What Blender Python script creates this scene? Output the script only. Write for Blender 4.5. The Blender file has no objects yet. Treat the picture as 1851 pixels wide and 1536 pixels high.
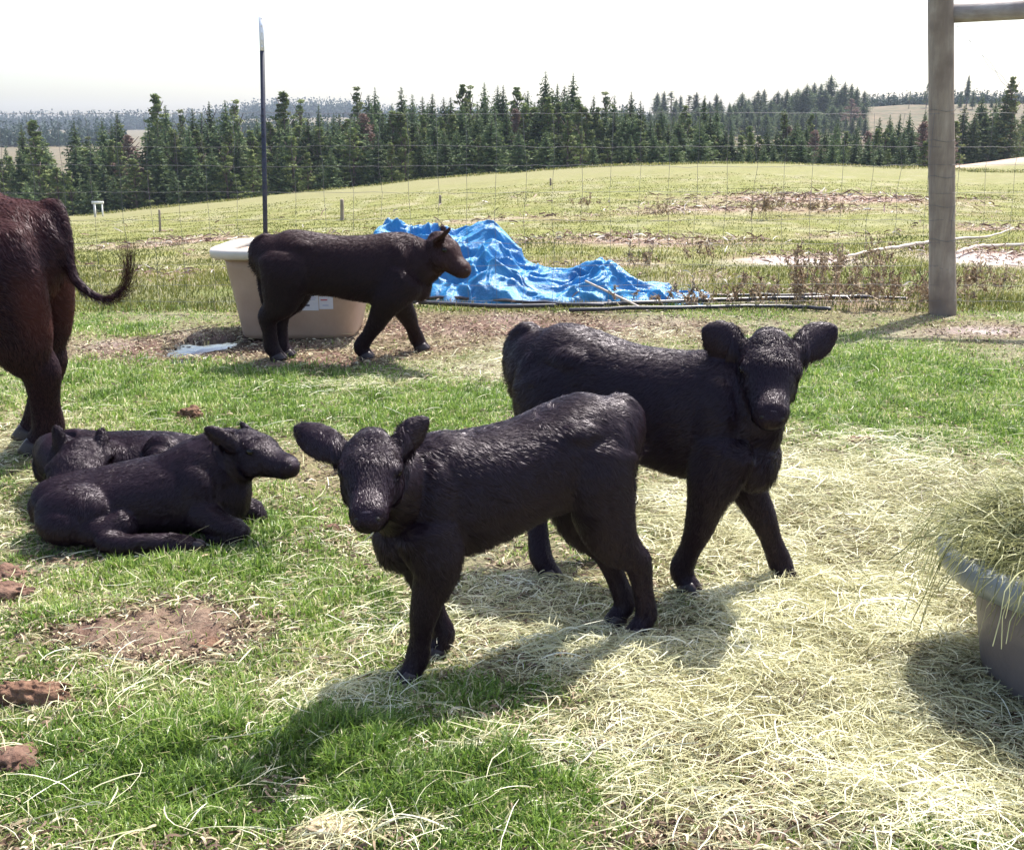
import bpy, math, random
import numpy as np
from mathutils import Vector, Matrix
R_ = math.radians
SC = bpy.context.scene
COL = SC.collection
rng = np.random.default_rng(7)
random.seed(7)

# ------------------------------------------------------------------ camera
TH = R_(14.5); F = 2000.0; CAMH = 1.5
cam_d = bpy.data.cameras.new('camera'); cam = bpy.data.objects.new('camera', cam_d); COL.objects.link(cam)
cam.location = (0, 0, CAMH); cam.rotation_euler = (R_(90) - TH, 0, 0)
cam_d.sensor_width = 36; cam_d.lens = 36 * F / 1851; cam_d.clip_start = .05; cam_d.clip_end = 20000
SC.camera = cam

# ------------------------------------------------------------------ light
SUN_AZ = R_(36)      # clockwise from +Y (straight ahead) towards +X
SUN_EL = R_(59)
w = bpy.data.worlds.new('World'); SC.world = w; w.use_nodes = True
nt = w.node_tree; bg = nt.nodes['Background']
sky = nt.nodes.new('ShaderNodeTexSky'); sky.sky_type = 'NISHITA'; sky.sun_disc = False
sky.sun_elevation = SUN_EL; sky.sun_rotation = SUN_AZ; sky.air_density = 1.0; sky.dust_density = 3.0; sky.ozone_density = 1.0
nt.links.new(sky.outputs[0], bg.inputs[0]); bg.inputs[1].default_value = 0.15
sl = bpy.data.lights.new('sun', 'SUN'); sl.energy = 4.6; sl.angle = R_(.5); sl.color = (1, .965, .9)
sun = bpy.data.objects.new('sun', sl); COL.objects.link(sun)
sdir = Vector((math.sin(SUN_AZ) * math.cos(SUN_EL), math.cos(SUN_AZ) * math.cos(SUN_EL), math.sin(SUN_EL)))
sun.rotation_euler = sdir.to_track_quat('Z', 'Y').to_euler(); sun.location = sdir * 50
SC.view_settings.view_transform = 'Standard'; SC.view_settings.look = 'None'
SC.view_settings.exposure = 1.08; SC.view_settings.gamma = 1
SC.render.engine = 'CYCLES'
SC.cycles.max_bounces = 6; SC.cycles.transparent_max_bounces = 8

# ------------------------------------------------------------------ photo measurements -> world
def ang(py): return TH + math.atan((py - 768) / F)
def wp(px, py, Y):
    """world point at forward distance Y that was measured at (px, py)"""
    z = CAMH - Y * math.tan(ang(py))
    dep = Y * math.cos(TH) + (CAMH - z) * math.sin(TH)
    return np.array([(px - 925.5) / F * dep, Y, z])
def gp(px, py):
    return wp(px, py, CAMH / math.tan(ang(py)))
def zat(py, D):
    return CAMH - D * np.tan(TH + np.arctan((np.asarray(py, float) - 768) / F))

# ------------------------------------------------------------------ noise
def _h(i, j, k, s):
    n = (i * 374761393 + j * 668265263 + k * 2147483647 + s * 1274126177) & 0xffffffff
    n = ((n ^ (n >> 13)) * 1274126177) & 0xffffffff
    n = (n ^ (n >> 16)) & 0xffff
    return n / 32767.5 - 1
def vn(P, f, s=0):
    P = np.asarray(P, float) * f
    I = np.floor(P).astype(np.int64); t = P - I; t = t * t * (3 - 2 * t)
    r = 0
    for a in (0, 1):
        for b in (0, 1):
            for c in (0, 1):
                wgt = (t[..., 0] if a else 1 - t[..., 0]) * (t[..., 1] if b else 1 - t[..., 1]) * (t[..., 2] if c else 1 - t[..., 2])
                r = r + wgt * _h(I[..., 0] + a, I[..., 1] + b, I[..., 2] + c, s)
    return r
def vn2(x, y, f, s=0):
    return vn(np.stack([x, y, np.zeros_like(x)], -1), f, s)
def sst(a, b, x):
    t = np.clip((x - a) / (b - a), 0, 1); return t * t * (3 - 2 * t)

# ------------------------------------------------------------------ objects
def tag(o, label=None, cat=None, group=None, kind=None):
    if label: o['label'] = label
    if cat: o['category'] = cat
    if group: o['group'] = group
    if kind: o['kind'] = kind
    return o
def np_mesh(name, V, Q=None, T=None, mat=None, parent=None, smooth=False, attrs=None):
    me = bpy.data.meshes.new(name)
    V = np.asarray(V, np.float32).reshape(-1, 3)
    Q = np.zeros((0, 4), np.int32) if Q is None else np.asarray(Q, np.int32).reshape(-1, 4)
    T = np.zeros((0, 3), np.int32) if T is None else np.asarray(T, np.int32).reshape(-1, 3)
    me.vertices.add(len(V)); me.vertices.foreach_set('co', V.ravel())
    nl = Q.size + T.size; me.loops.add(nl)
    me.loops.foreach_set('vertex_index', np.concatenate([Q.ravel(), T.ravel()]))
    npoly = len(Q) + len(T); me.polygons.add(npoly)
    st = np.concatenate([np.arange(len(Q)) * 4, len(Q) * 4 + np.arange(len(T)) * 3]).astype(np.int32)
    me.polygons.foreach_set('loop_start', st)
    if smooth: me.polygons.foreach_set('use_smooth', np.ones(npoly, bool))
    if attrs:
        for k, v in attrs.items():
            v = np.asarray(v, np.float32)
            if v.ndim == 1:
                a = me.attributes.new(k, 'FLOAT', 'POINT'); a.data.foreach_set('value', v)
            else:
                a = me.attributes.new(k, 'FLOAT_VECTOR', 'POINT'); a.data.foreach_set('vector', v.ravel())
    me.update(calc_edges=True); me.validate()
    o = bpy.data.objects.new(name, me); COL.objects.link(o)
    if mat: me.materials.append(mat)
    if parent: o.parent = parent; o.matrix_parent_inverse = parent.matrix_basis.inverted()
    return o
def empty(name, loc, label, cat, group=None):
    o = bpy.data.objects.new(name, None); COL.objects.link(o); o.location = loc; o.empty_display_size = .1
    return tag(o, label, cat, group)

class MB:
    """collects closed pieces into ONE mesh"""
    def __init__(s): s.v = []; s.q = []; s.t = []; s.n = 0
    def add(s, V, Q, T):
        V = np.asarray(V, float); s.v.append(V)
        if len(Q): s.q.append(np.asarray(Q) + s.n)
        if len(T): s.t.append(np.asarray(T) + s.n)
        s.n += len(V); return s
    def arrays(s):
        return (np.concatenate(s.v), np.concatenate(s.q) if s.q else None, np.concatenate(s.t) if s.t else None)
    def build(s, name, mat, parent=None, smooth=True, attrs=None):
        V, Q, T = s.arrays(); return np_mesh(name, V, Q, T, mat, parent, smooth, attrs)

def nrm(v):
    v = np.asarray(v, float); return v / (np.linalg.norm(v, axis=-1, keepdims=True) + 1e-12)
def catmull(P, k):
    P = np.asarray(P, float); n = len(P)
    if k <= 1 or n < 3: 
        if k <= 1: return P
        t = np.linspace(0, 1, k * (n - 1) + 1)[:, None]; return P[0] * (1 - t) + P[-1] * t
    E = np.vstack([2 * P[0] - P[1], P, 2 * P[-1] - P[-2]]); out = []
    for i in range(n - 1):
        p0, p1, p2, p3 = E[i:i + 4]
        for j in range(k):
            t = j / k
            out.append(.5 * (2 * p1 + (p2 - p0) * t + (2 * p0 - 5 * p1 + 4 * p2 - p3) * t * t + (3 * p1 - p0 - 3 * p2 + p3) * t ** 3))
    out.append(P[-1]); return np.array(out)
def loft(rings, side, k=4, seg=20, cup=0., dome=True, sq=1.0):
    """rings: x y z half-width(side) half-height; side: vector or one per ring"""
    R = np.asarray(rings, float); side = np.asarray(side, float)
    if side.ndim == 1: side = np.tile(side, (len(R), 1))
    A = catmull(np.hstack([R, side]), k); A[:, 3:5] = np.maximum(A[:, 3:5], .0015)
    C = A[:, :3]; S = A[:, 5:8]
    T = nrm(np.gradient(C, axis=0)); S = nrm(S - (S * T).sum(1, keepdims=True) * T); U = np.cross(T, S)
    th = np.linspace(0, 2 * np.pi, seg, endpoint=False); c, s_ = np.cos(th), np.sin(th)
    c = np.sign(c) * np.abs(c) ** sq; s_ = np.sign(s_) * np.abs(s_) ** sq
    if dome:
        a0, b0 = A[0, 3], A[0, 4]; a1, b1 = A[-1, 3], A[-1, 4]; m0 = min(a0, b0); m1 = min(a1, b1)
        pre = [(C[0] - T[0] * m0 * .5, .72 * a0, .72 * b0, S[0], U[0])]; post = [(C[-1] + T[-1] * m1 * .5, .72 * a1, .72 * b1, S[-1], U[-1])]
        C = np.vstack([pre[0][0], C, post[0][0]]); aa = np.r_[pre[0][1], A[:, 3], post[0][1]]; bb = np.r_[pre[0][2], A[:, 4], post[0][2]]
        S = np.vstack([S[0], S, S[-1]]); U = np.vstack([U[0], U, U[-1]]); T = np.vstack([T[0], T, T[-1]])
    else: aa, bb = A[:, 3], A[:, 4]
    V = C[:, None] + S[:, None] * (aa[:, None] * c)[..., None] + U[:, None] * (bb[:, None] * s_ + cup * aa[:, None] * c * c)[..., None]
    n = len(C); V = V.reshape(-1, 3)
    i = np.arange(n - 1)[:, None] * seg; j = np.arange(seg)[None]; j2 = (j + 1) % seg
    Q = np.stack([i + j, i + j2, i + seg + j2, i + seg + j], -1).reshape(-1, 4)
    m0 = min(aa[0], bb[0]) * .3; m1 = min(aa[-1], bb[-1]) * .3
    V = np.vstack([V, C[0] - T[0] * m0 + U[0] * cup * 0, C[-1] + T[-1] * m1]); a = n * seg
    Tt = [(a, (q + 1) % seg, q) for q in range(seg)] + [(a + 1, (n - 1) * seg + q, (n - 1) * seg + (q + 1) % seg) for q in range(seg)]
    return V, Q, np.array(Tt)
def tube(P, r, seg=8, k=3):
    P = np.asarray(P, float); r = np.broadcast_to(np.asarray(r, float), (len(P),))
    d = nrm(P[-1] - P[0]); side = np.cross(d, [0, 0, 1]); 
    if np.linalg.norm(side) < .1: side = np.array([1., 0, 0])
    return loft(np.column_stack([P, r, r]), side, k=k, seg=seg)
def ellipsoid(c, X, Y, Z, seg=18, rings=12):
    """centre and three semi-axis vectors"""
    ph = np.linspace(0, np.pi, rings + 1)[1:-1]; th = np.linspace(0, 2 * np.pi, seg, endpoint=False)
    X, Y, Z, c = map(lambda a: np.asarray(a, float), (X, Y, Z, c))
    V = c + X * (np.sin(ph)[:, None] * np.cos(th))[..., None] + Y * (np.sin(ph)[:, None] * np.sin(th))[..., None] + Z * (np.cos(ph)[:, None] * np.ones(seg))[..., None]
    n = len(ph); V = np.vstack([V.reshape(-1, 3), c + Z, c - Z])
    i = np.arange(n - 1)[:, None] * seg; j = np.arange(seg)[None]; j2 = (j + 1) % seg
    Q = np.stack([i + j, i + seg + j, i + seg + j2, i + j2], -1).reshape(-1, 4); a = n * seg
    T = [(a, q, (q + 1) % seg) for q in range(seg)] + [(a + 1, (n - 1) * seg + (q + 1) % seg, (n - 1) * seg + q) for q in range(seg)]
    return V, Q, np.array(T)
def box(c, hx, hy, hz, ax=None):
    c = np.asarray(c, float); ax = np.eye(3) if ax is None else np.asarray(ax, float)
    V = np.array([c + ax[0] * hx * a + ax[1] * hy * b + ax[2] * hz * d for a in (-1, 1) for b in (-1, 1) for d in (-1, 1)])
    return V, np.array([(0, 1, 3, 2), (4, 6, 7, 5), (0, 4, 5, 1), (2, 3, 7, 6), (0, 2, 6, 4), (1, 5, 7, 3)]), []

# ------------------------------------------------------------------ materials
def mat_new(name):
    m = bpy.data.materials.new(name); m.use_nodes = True; n = m.node_tree
    return m, n, n.nodes['Principled BSDF'], n.nodes['Material Output']
def N(n, t, **kw):
    x = n.nodes.new(t)
    for k, v in kw.items(): setattr(x, k, v)
    return x
def ramp(n, src, stops):
    r = N(n, 'ShaderNodeValToRGB'); e = r.color_ramp.elements
    while len(e) < len(stops): e.new(.5)
    for i, (p, c) in enumerate(stops): e[i].position = p; e[i].color = (*c, 1)
    n.links.new(src, r.inputs[0]); return r.outputs[0]
def noise(n, scale, detail=4, rough=.55, coord=None, kind='Object'):
    t = N(n, 'ShaderNodeTexNoise'); t.inputs['Scale'].default_value = scale; t.inputs['Detail'].default_value = detail; t.inputs['Roughness'].default_value = rough
    if coord is None: coord = N(n, 'ShaderNodeTexCoord').outputs[kind]
    n.links.new(coord, t.inputs['Vector']); return t
def mixc(n, f, a, b, mode='MIX'):
    x = N(n, 'ShaderNodeMix', data_type='RGBA', blend_type=mode)
    for sock, v in ((x.inputs[0], f), (x.inputs[6], a), (x.inputs[7], b)):
        if hasattr(v, 'links'): n.links.new(v, sock)
        elif isinstance(v, (int, float)): sock.default_value = v
        else: sock.default_value = (*v, 1)
    return x.outputs[2]
def bump(n, p, src, dist, strength=1.):
    b = N(n, 'ShaderNodeBump'); b.inputs['Distance'].default_value = dist; b.inputs['Strength'].default_value = strength
    n.links.new(src, b.inputs['Height']); n.links.new(b.outputs[0], p.inputs['Normal'])
def simple(name, c1, c2=None, scale=8, rough=.6, bd=0, bs=40, spec=.5, metal=0, kind='Object', stretch=None):
    m, n, p, o = mat_new(name); p.inputs['Roughness'].default_value = rough; p.inputs['Metallic'].default_value = metal
    p.inputs['Specular IOR Level'].default_value = spec
    coord = N(n, 'ShaderNodeTexCoord').outputs[kind]
    if stretch:
        mp = N(n, 'ShaderNodeMapping'); mp.inputs['Scale'].default_value = stretch; n.links.new(coord, mp.inputs[0]); coord = mp.outputs[0]
    if c2 is None: p.inputs['Base Color'].default_value = (*c1, 1)
    else:
        t = noise(n, scale, 6, .6, coord); n.links.new(ramp(n, t.outputs[0], [(.3, c1), (.7, c2)]), p.inputs['Base Color'])
    if bd: bump(n, p, noise(n, bs, 5, .6, coord).outputs[0], bd)
    return m
def leafy(name, stops, transl=.35, rough=.5, gloss=.06):
    """thin plant matter, colour picked per blade by the attribute 'rnd'"""
    m, n, p, o = mat_new(name)
    a = N(n, 'ShaderNodeAttribute', attribute_name='rnd')
    c = ramp(n, a.outputs['Fac'], stops)
    n.links.new(c, p.inputs['Base Color']); p.inputs['Roughness'].default_value = rough; p.inputs['Specular IOR Level'].default_value = gloss * 5
    tr = N(n, 'ShaderNodeBsdfTranslucent'); n.links.new(c, tr.inputs[0]); mx = N(n, 'ShaderNodeMixShader'); mx.inputs[0].default_value = transl
    n.links.new(p.outputs[0], mx.inputs[1]); n.links.new(tr.outputs[0], mx.inputs[2]); n.links.new(mx.outputs[0], o.inputs[0]); return m

def coat_mat(name, dark, warm=None, rough=.42, spec=.5):
    m, n, p, o = mat_new(name)
    p.inputs['Roughness'].default_value = rough; p.inputs['Specular IOR Level'].default_value = spec
    p.inputs['Specular Tint'].default_value = (1, .90, 1, 1)  # purple lens-flare cast painted into the sheen tint
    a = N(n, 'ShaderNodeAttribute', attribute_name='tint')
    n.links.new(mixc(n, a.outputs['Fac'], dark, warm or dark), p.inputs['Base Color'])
    return m
M_coat = coat_mat('black_coat', (.0098, .0033, .0088), (.03, .014, .016), .40, .34)  # purple in the dark coat and skin tones is painted lens-flare veil
M_coat_c = coat_mat('brownish_black_coat', (.010, .004, .008), (.055, .022, .018), .45, .22)
M_coat_d = coat_mat('red_brown_coat', (.012, .004, .008), (.13, .036, .022), .5, .3)
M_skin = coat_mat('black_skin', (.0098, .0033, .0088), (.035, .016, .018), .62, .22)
M_skin_c = coat_mat('brownish_black_skin', (.010, .004, .008), (.055, .022, .018), .65, .2)
M_skin_d = coat_mat('red_brown_skin', (.012, .004, .008), (.13, .036, .022), .8, .15)
SKIN = {M_coat: M_skin, M_coat_c: M_skin_c, M_coat_d: M_skin_d}
M_nose = simple('nose_skin', (.045, .028, .040), (.085, .056, .072), 60, .40, .0008, 180, .45)
M_nostril = simple('nostril_dark', (.006, .003, .005), rough=.6)
M_eye = simple('eye_dark', (.006, .003, .004), rough=.1, spec=.35)
M_hoof = simple('hoof_horn', (.018, .009, .013), (.04, .025, .025), 30, .45)

# ------------------------------------------------------------------ terrain
KU = [-300, 0, 140, 200, 300, 400, 500, 600, 700, 800, 900, 1000, 1100, 1200, 1300, 1400, 1500, 1600, 1680, 1760, 2150]
KC = [400, 395, 391, 384, 373, 363, 353, 342, 332, 323, 314, 306, 300, 297, 295, 295, 298, 302, 304, 311, 316]
LV = [   # forward distance, u stations, pixel rows (or dz below crest)
    (98, [0, 1690, 1730, 1790, 1851, 2000, 2150], None),
    (250, [0, 600, 1000, 1200, 1500, 1700, 1851], [300, 292, 280, 262, 262, 268, 262]),
    (350, [0, 600, 1000, 1150, 1300, 1500, 1560, 1640, 1720, 1851], [274, 270, 258, 224, 216, 212, 194, 189, 188, 187]),
    (1200, [0, 150, 300, 400, 450, 620, 700, 1000, 1400, 1560, 1851], [234, 233, 233, 224, 212, 209, 222, 235, 240, 232, 232]),
]
PUD = [(*gp(395, 621)[:2], .26, .17, .05), (*gp(340, 634)[:2], .20, .13, .05)]
def height(X, Y):
    X = np.asarray(X, float); Y = np.asarray(Y, float); r = np.hypot(X, Y)
    D = np.maximum(Y, .5 * r); D = np.maximum(D, .01); u = 925.5 + 2066 * X / D
    zc = zat(np.interp(u, KU, KC), 75.0)
    t = np.clip((D - 10) / 65, 0, 1)
    z = zc * (t ** 1.12)
    knoll = zat(np.interp(u, [1690, 1730, 1790, 1851, 2150], [320, 300, 293, 285, 270]), 96.)
    kw = sst(1680, 1730, u)
    zv = zc - np.interp(u, [0, 600, 1200, 1700], [6.5, 6., 5., 5.])
    zv2 = zv * (1 - kw) + knoll * kw
    z = np.where(D > 75, zc + (zv2 - zc) * sst(75, 97, D), z)
    z = np.where(D > 98, zv2 + (zv - 0.5 - zv2) * sst(98, 112, D), z)
    za = zv - .5
    z250 = zat(np.interp(u, LV[1][1], LV[1][2]), 250.); z350 = zat(np.interp(u, LV[2][1], LV[2][2]), 350.); z1200 = zat(np.interp(u, LV[3][1], LV[3][2]), 1200.)
    z = np.where(D > 145, za + (z250 - za) * np.clip((D - 145) / 105, 0, 1), z)
    z = np.where(D > 250, z250 + (z350 - z250) * np.clip((D - 250) / 100, 0, 1), z)
    z = np.where(D > 350, z350 + (z1200 - z350) * (np.clip((D - 350) / 850, 0, 1)), z)
    z = np.where(D > 1200, z1200 - (D - 1200) * .012, z)
    for (cx, cy, rx, ry, q) in PUD: z = z - q * np.exp(-(((X - cx) / rx) ** 2 + ((Y - cy) / ry) ** 2))
    # small unevenness
    z = z + .015 * vn2(X, Y, 1.1, 3) * sst(9, 1, r) * 1 + .012 * vn2(X, Y, 4.3, 5) * sst(14, 6, r)
    z = z + (.05 * vn2(X, Y, .8, 8) + .12 * vn2(X, Y, .21, 9)) * sst(12, 22, r) * (1 - .5 * sst(60, 80, r))
    return z

def blobs(L):
    out = []
    for (px, py, rx, ry, wt) in L:
        c = gp(px, py); a = gp(px, max(py - ry, 300)); b = gp(px, py + ry); e = gp(px + rx, py)
        out.append((c[0], (a[1] + b[1]) / 2, abs(e[0] - c[0]), abs(a[1] - b[1]) / 2, wt))
    return out
HAY = blobs([(1500, 950, 270, 100, 1), (1680, 890, 220, 70, 1), (1450, 1150, 220, 120, 1), (1620, 1140, 190, 130, 1.1), (1300, 1290, 190, 80, .95), (1500, 1340, 220, 90, .9),
    (1760, 1450, 200, 80, .75), (1250, 1440, 160, 60, .6), (1050, 1190, 220, 45, .8), (950, 1100, 170, 60, .6), (620, 1270, 150, 32, .7), (1250, 960, 100, 90, .8), (1350, 850, 120, 40, .6),
    (700, 1130, 120, 90, .16), (640, 700, 120, 14, .75), (570, 790, 120, 20, .35), (890, 660, 90, 25, .85), (1180, 605, 90, 16, .6), (25, 800, 60, 50, .7), (40, 920, 70, 60, .55), (1560, 790, 150, 20, .5),
    (560, 1000, 150, 60, .2), (150, 1260, 250, 30, .2), (400, 1100, 300, 50, .08), (760, 1490, 130, 25, .4), (620, 1515, 70, 25, .8), (450, 1200, 250, 60, .15), (1750, 1000, 120, 120, .8), (950, 1350, 200, 40, .35)])
GRN = blobs([(200, 1420, 330, 110, 1.1), (520, 1390, 260, 100, 1.), (780, 1420, 210, 80, .75), (950, 1470, 180, 70, .6), (250, 1240, 220, 50, .5), (60, 1130, 120, 60, .5), (180, 672, 190, 32, 1.2), (430, 690, 170, 28, 1.),
    (700, 745, 230, 40, .9), (330, 745, 220, 40, .9), (850, 720, 160, 40, .7), (1600, 680, 200, 60, 1.1), (1800, 730, 160, 70, 1.2), (1480, 745, 100, 50, .7), (470, 970, 130, 60, .6), (250, 1040, 170, 30, .6), (240, 597, 55, 14, 1.3), (130, 590, 60, 25, .5),
    (1180, 1400, 80, 50, .5), (1040, 930, 50, 50, .7), (850, 1260, 220, 30, .55), (1330, 1210, 40, 25, .5), (1300, 1430, 70, 40, .4), (1750, 1520, 120, 40, .3), (530, 1120, 220, 70, .6), (620, 1010, 120, 60, .4), (110, 900, 60, 60, .5), (600, 660, 150, 15, .5), (1250, 1060, 60, 30, .3)])
DRT = blobs([(300, 1140, 130, 45, 1.3), (360, 1170, 90, 30, .9), (180, 1150, 100, 20, .8), (350, 628, 210, 26, 1.4), (900, 588, 280, 22, 1.3), (700, 640, 130, 20, .8), (560, 660, 120, 12, .9), (1770, 600, 110, 14, 1.), (600, 970, 70, 30, .5), (560, 900, 60, 30, .4),
    (350, 755, 50, 14, .5), (1200, 1240, 80, 30, .3), (1560, 800, 40, 12, .6), (1150, 1500, 120, 30, .4), (1450, 1490, 120, 25, .4), (620, 1515, 110, 25, .6), (60, 1260, 110, 25, .4), (40, 1060, 60, 40, .4), (1700, 1290, 90, 60, .4), (1250, 600, 200, 14, .3)])
def field_of(B, X, Y):
    r = np.zeros_like(X)
    for (cx, cy, rx, ry, wt) in B: r += wt * np.exp(-(((X - cx) / rx) ** 2 + ((Y - cy) / ry) ** 2) * .9)
    return r
def puddle_at(X, Y):
    r_ = 0
    for (cx, cy, rx, ry, q) in PUD: r_ = r_ + np.exp(-(((X - cx) / rx) ** 2 + ((Y - cy) / ry) ** 2))
    return sst(.25, .5, r_)
def covers(X, Y):
    n1 = vn2(X, Y, 2.2, 21); n2 = vn2(X, Y, 7., 22); n3 = vn2(X, Y, .9, 23)
    far = sst(9.0, 10.5, Y)
    g = field_of(GRN, X, Y) + .33 + .30 * n1 + .25 * n2 + far * (.35 + .3 * n3)
    h = field_of(HAY, X, Y) * (1 + .45 * n2 + .3 * vn2(X, Y, 17, 27)) * .92 + .045 + .07 * n1
    d = field_of(DRT, X, Y) + .22 * n2 + .2 * vn2(X, Y, 3.1, 29) - .05
    pu = puddle_at(X, Y)
    return np.clip(g - 2 * pu, 0, 1.4), np.clip(h, 0, 1.2) * (1 - .8 * far) * (1 - pu), np.clip(d + pu, 0, 1.3)
# brown strips and pale wash beyond the fence (pixel rows)
SOIL = blobs([(320, 1135, 105, 42, 1.5), (190, 1150, 70, 16, 1.1), (1770, 600, 90, 10, .8)])
STR = blobs([(1500, 360, 230, 7, 1.1), (1350, 380, 220, 6, 1.), (1200, 440, 200, 8, .9), (1450, 472, 110, 7, 1.3), (1790, 462, 90, 14, 1.4), (380, 405, 190, 4, .8), (300, 412, 150, 4, .7), (250, 480, 120, 8, .4), (1560, 540, 220, 22, .6), (1150, 430, 150, 5, .6), (1780, 405, 90, 5, .8), (850, 385, 120, 4, .7), (1050, 478, 150, 5, .8), (1000, 540, 300, 14, .8), (1250, 505, 100, 10, .4), (380, 440, 70, 8, .4), (1500, 415, 180, 6, .4)])
PAL = blobs([(1450, 474, 90, 6, 1.2), (1790, 468, 90, 10, 1.2), (1790, 597, 80, 7, .6)])

ths = np.concatenate([np.arange(-180, -45, 5), np.arange(-45, -34, 1.), np.arange(-34, 34, .22), np.arange(34, 45, 1.), np.arange(45, 180, 5)])
rs = np.concatenate([[0.3, .8, 1.2, 1.6], 1.9 * 1.0115 ** np.arange(0, 250)]); rs = np.concatenate([rs, rs[-1] * 1.03 ** np.arange(1, 160)])
TT, RR = np.meshgrid(np.radians(ths), rs, indexing='ij')
GX = RR * np.sin(TT); GY = RR * np.cos(TT); GZ = height(GX, GY)
nt_, nr_ = TT.shape
vid = np.arange(nt_ * nr_).reshape(nt_, nr_)
nx = np.roll(vid, -1, 0)
Q = np.stack([vid[:, :-1], vid[:, 1:], nx[:, 1:], nx[:, :-1]], -1).reshape(-1, 4)
cv = len(vid.ravel())
V = np.vstack([np.stack([GX, GY, GZ], -1).reshape(-1, 3), [[0, 0, 0]]])
T = np.stack([vid[:, 0], nx[:, 0], np.full(nt_, cv)], -1)
T = T[:, ::-1]
g_, h_, d_ = covers(V[:, 0], V[:, 1])
s_ = np.clip(field_of(STR, V[:, 0], V[:, 1]) + .25 * vn2(V[:, 0], V[:, 1], 1.3, 40), 0, 1.2)
p_ = np.clip(field_of(PAL, V[:, 0], V[:, 1]) + .2 * vn2(V[:, 0], V[:, 1], 2.3, 41), 0, 1.2)
DD = np.maximum(V[:, 1], .5 * np.hypot(V[:, 0], V[:, 1]))
UU = 925.5 + 2066 * V[:, 0] / np.maximum(DD, .01)
dry = sst(32, 62, DD + 5 * vn2(V[:, 0], V[:, 1], .08, 44)) * (1 - .35 * sst(1000, 1400, UU))
knl = sst(84, 90, DD) * sst(1660, 1740, UU)
V[:, 2] += .02 * d_ * vn2(V[:, 0], V[:, 1], 18, 12) * sst(14, 8, V[:, 1]) + .006 * vn2(V[:, 0], V[:, 1], 30, 14) * sst(9, 6, V[:, 1]) - .015 * np.clip(d_ - .7, 0, 1) * sst(14, 8, V[:, 1])

m, n, p, o = mat_new('ground_earth')
co = N(n, 'ShaderNodeTexCoord').outputs['Object']
nf = noise(n, 55, 8, .7, co).outputs[0]; nm = noise(n, 9, 6, .6, co).outputs[0]; nb = noise(n, .35, 5, .6, co).outputs[0]; nff = noise(n, 3., 8, .75, co).outputs[0]
def A(name): return N(n, 'ShaderNodeAttribute', attribute_name=name).outputs['Fac']
dirt = ramp(n, nf, [(.3, (.045, .025, .020)), (.5, (.13, .078, .060)), (.72, (.27, .175, .14))])
that = ramp(n, nf, [(.32, (.055, .045, .022)), (.52, (.17, .15, .075)), (.75, (.38, .34, .19))])
grn = ramp(n, nf, [(.3, (.03, .05, .012)), (.55, (.10, .17, .03)), (.75, (.22, .29, .08))])
def mth(op, a, b=None, clamp=True):
    x = N(n, 'ShaderNodeMath', operation=op, use_clamp=clamp)
    for i, v in enumerate((a, b)):
        if v is None: continue
        if hasattr(v, 'links'): n.links.new(v, x.inputs[i])
        else: x.inputs[i].default_value = v
    return x.outputs[0]
c = mixc(n, mth('ADD', mth('MULTIPLY', A('green'), .65), mth('SUBTRACT', nm, .5)), that, grn)
c = mixc(n, mth('MULTIPLY', A('dirt'), 1.), c, dirt)
c = mixc(n, A('soil'), c, ramp(n, nf, [(.25, (.10, .065, .048)), (.45, (.19, .13, .095)), (.8, (.30, .22, .165))]))
fieldc = ramp(n, nff, [(.3, (.09, .095, .028)), (.5, (.165, .17, .05)), (.72, (.28, .27, .10))])
c = mixc(n, A('far'), c, fieldc)
strip = ramp(n, nff, [(.3, (.13, .075, .06)), (.5, (.26, .17, .13)), (.66, (.5, .42, .36))])
c = mixc(n, A('strip'), c, strip)
c = mixc(n, A('pale'), c, ramp(n, nff, [(.3, (.4, .32, .3)), (.6, (.62, .55, .52))]))
dryc = ramp(n, nff, [(.3, (.15, .13, .065)), (.55, (.21, .185, .095)), (.8, (.27, .23, .13))])
c = mixc(n, A('dry'), c, mixc(n, nb, dryc, (.18, .18, .07)))
c = mixc(n, A('knoll'), c, ramp(n, nff, [(.3, (.34, .24, .17)), (.7, (.48, .37, .28))]))
c = mixc(n, A('hill'), c, ramp(n, nb, [(.3, (.07, .08, .045)), (.5, (.13, .108, .07)), (.7, (.19, .145, .10))]))
n.links.new(c, p.inputs['Base Color']); p.inputs['Roughness'].default_value = .95; p.inputs['Specular IOR Level'].default_value = .15
bump(n, p, nf, .02, .8)
ground = np_mesh('ground', V, Q, T, m, None, True, {'green': g_, 'dirt': d_, 'strip': s_, 'pale': p_, 'far': sst(9.5, 16, DD), 'dry': dry, 'knoll': knl, 'hill': sst(150, 190, DD), 'soil': np.clip(field_of(SOIL, V[:, 0], V[:, 1]) + .6 * vn2(V[:, 0], V[:, 1], 9, 49) + .4 * vn2(V[:, 0], V[:, 1], 25, 48) - .25, 0, 1)})
tag(ground, kind='structure')
def zg(x, y):
    return float(height(np.array([x]), np.array([y]))[0])

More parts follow.
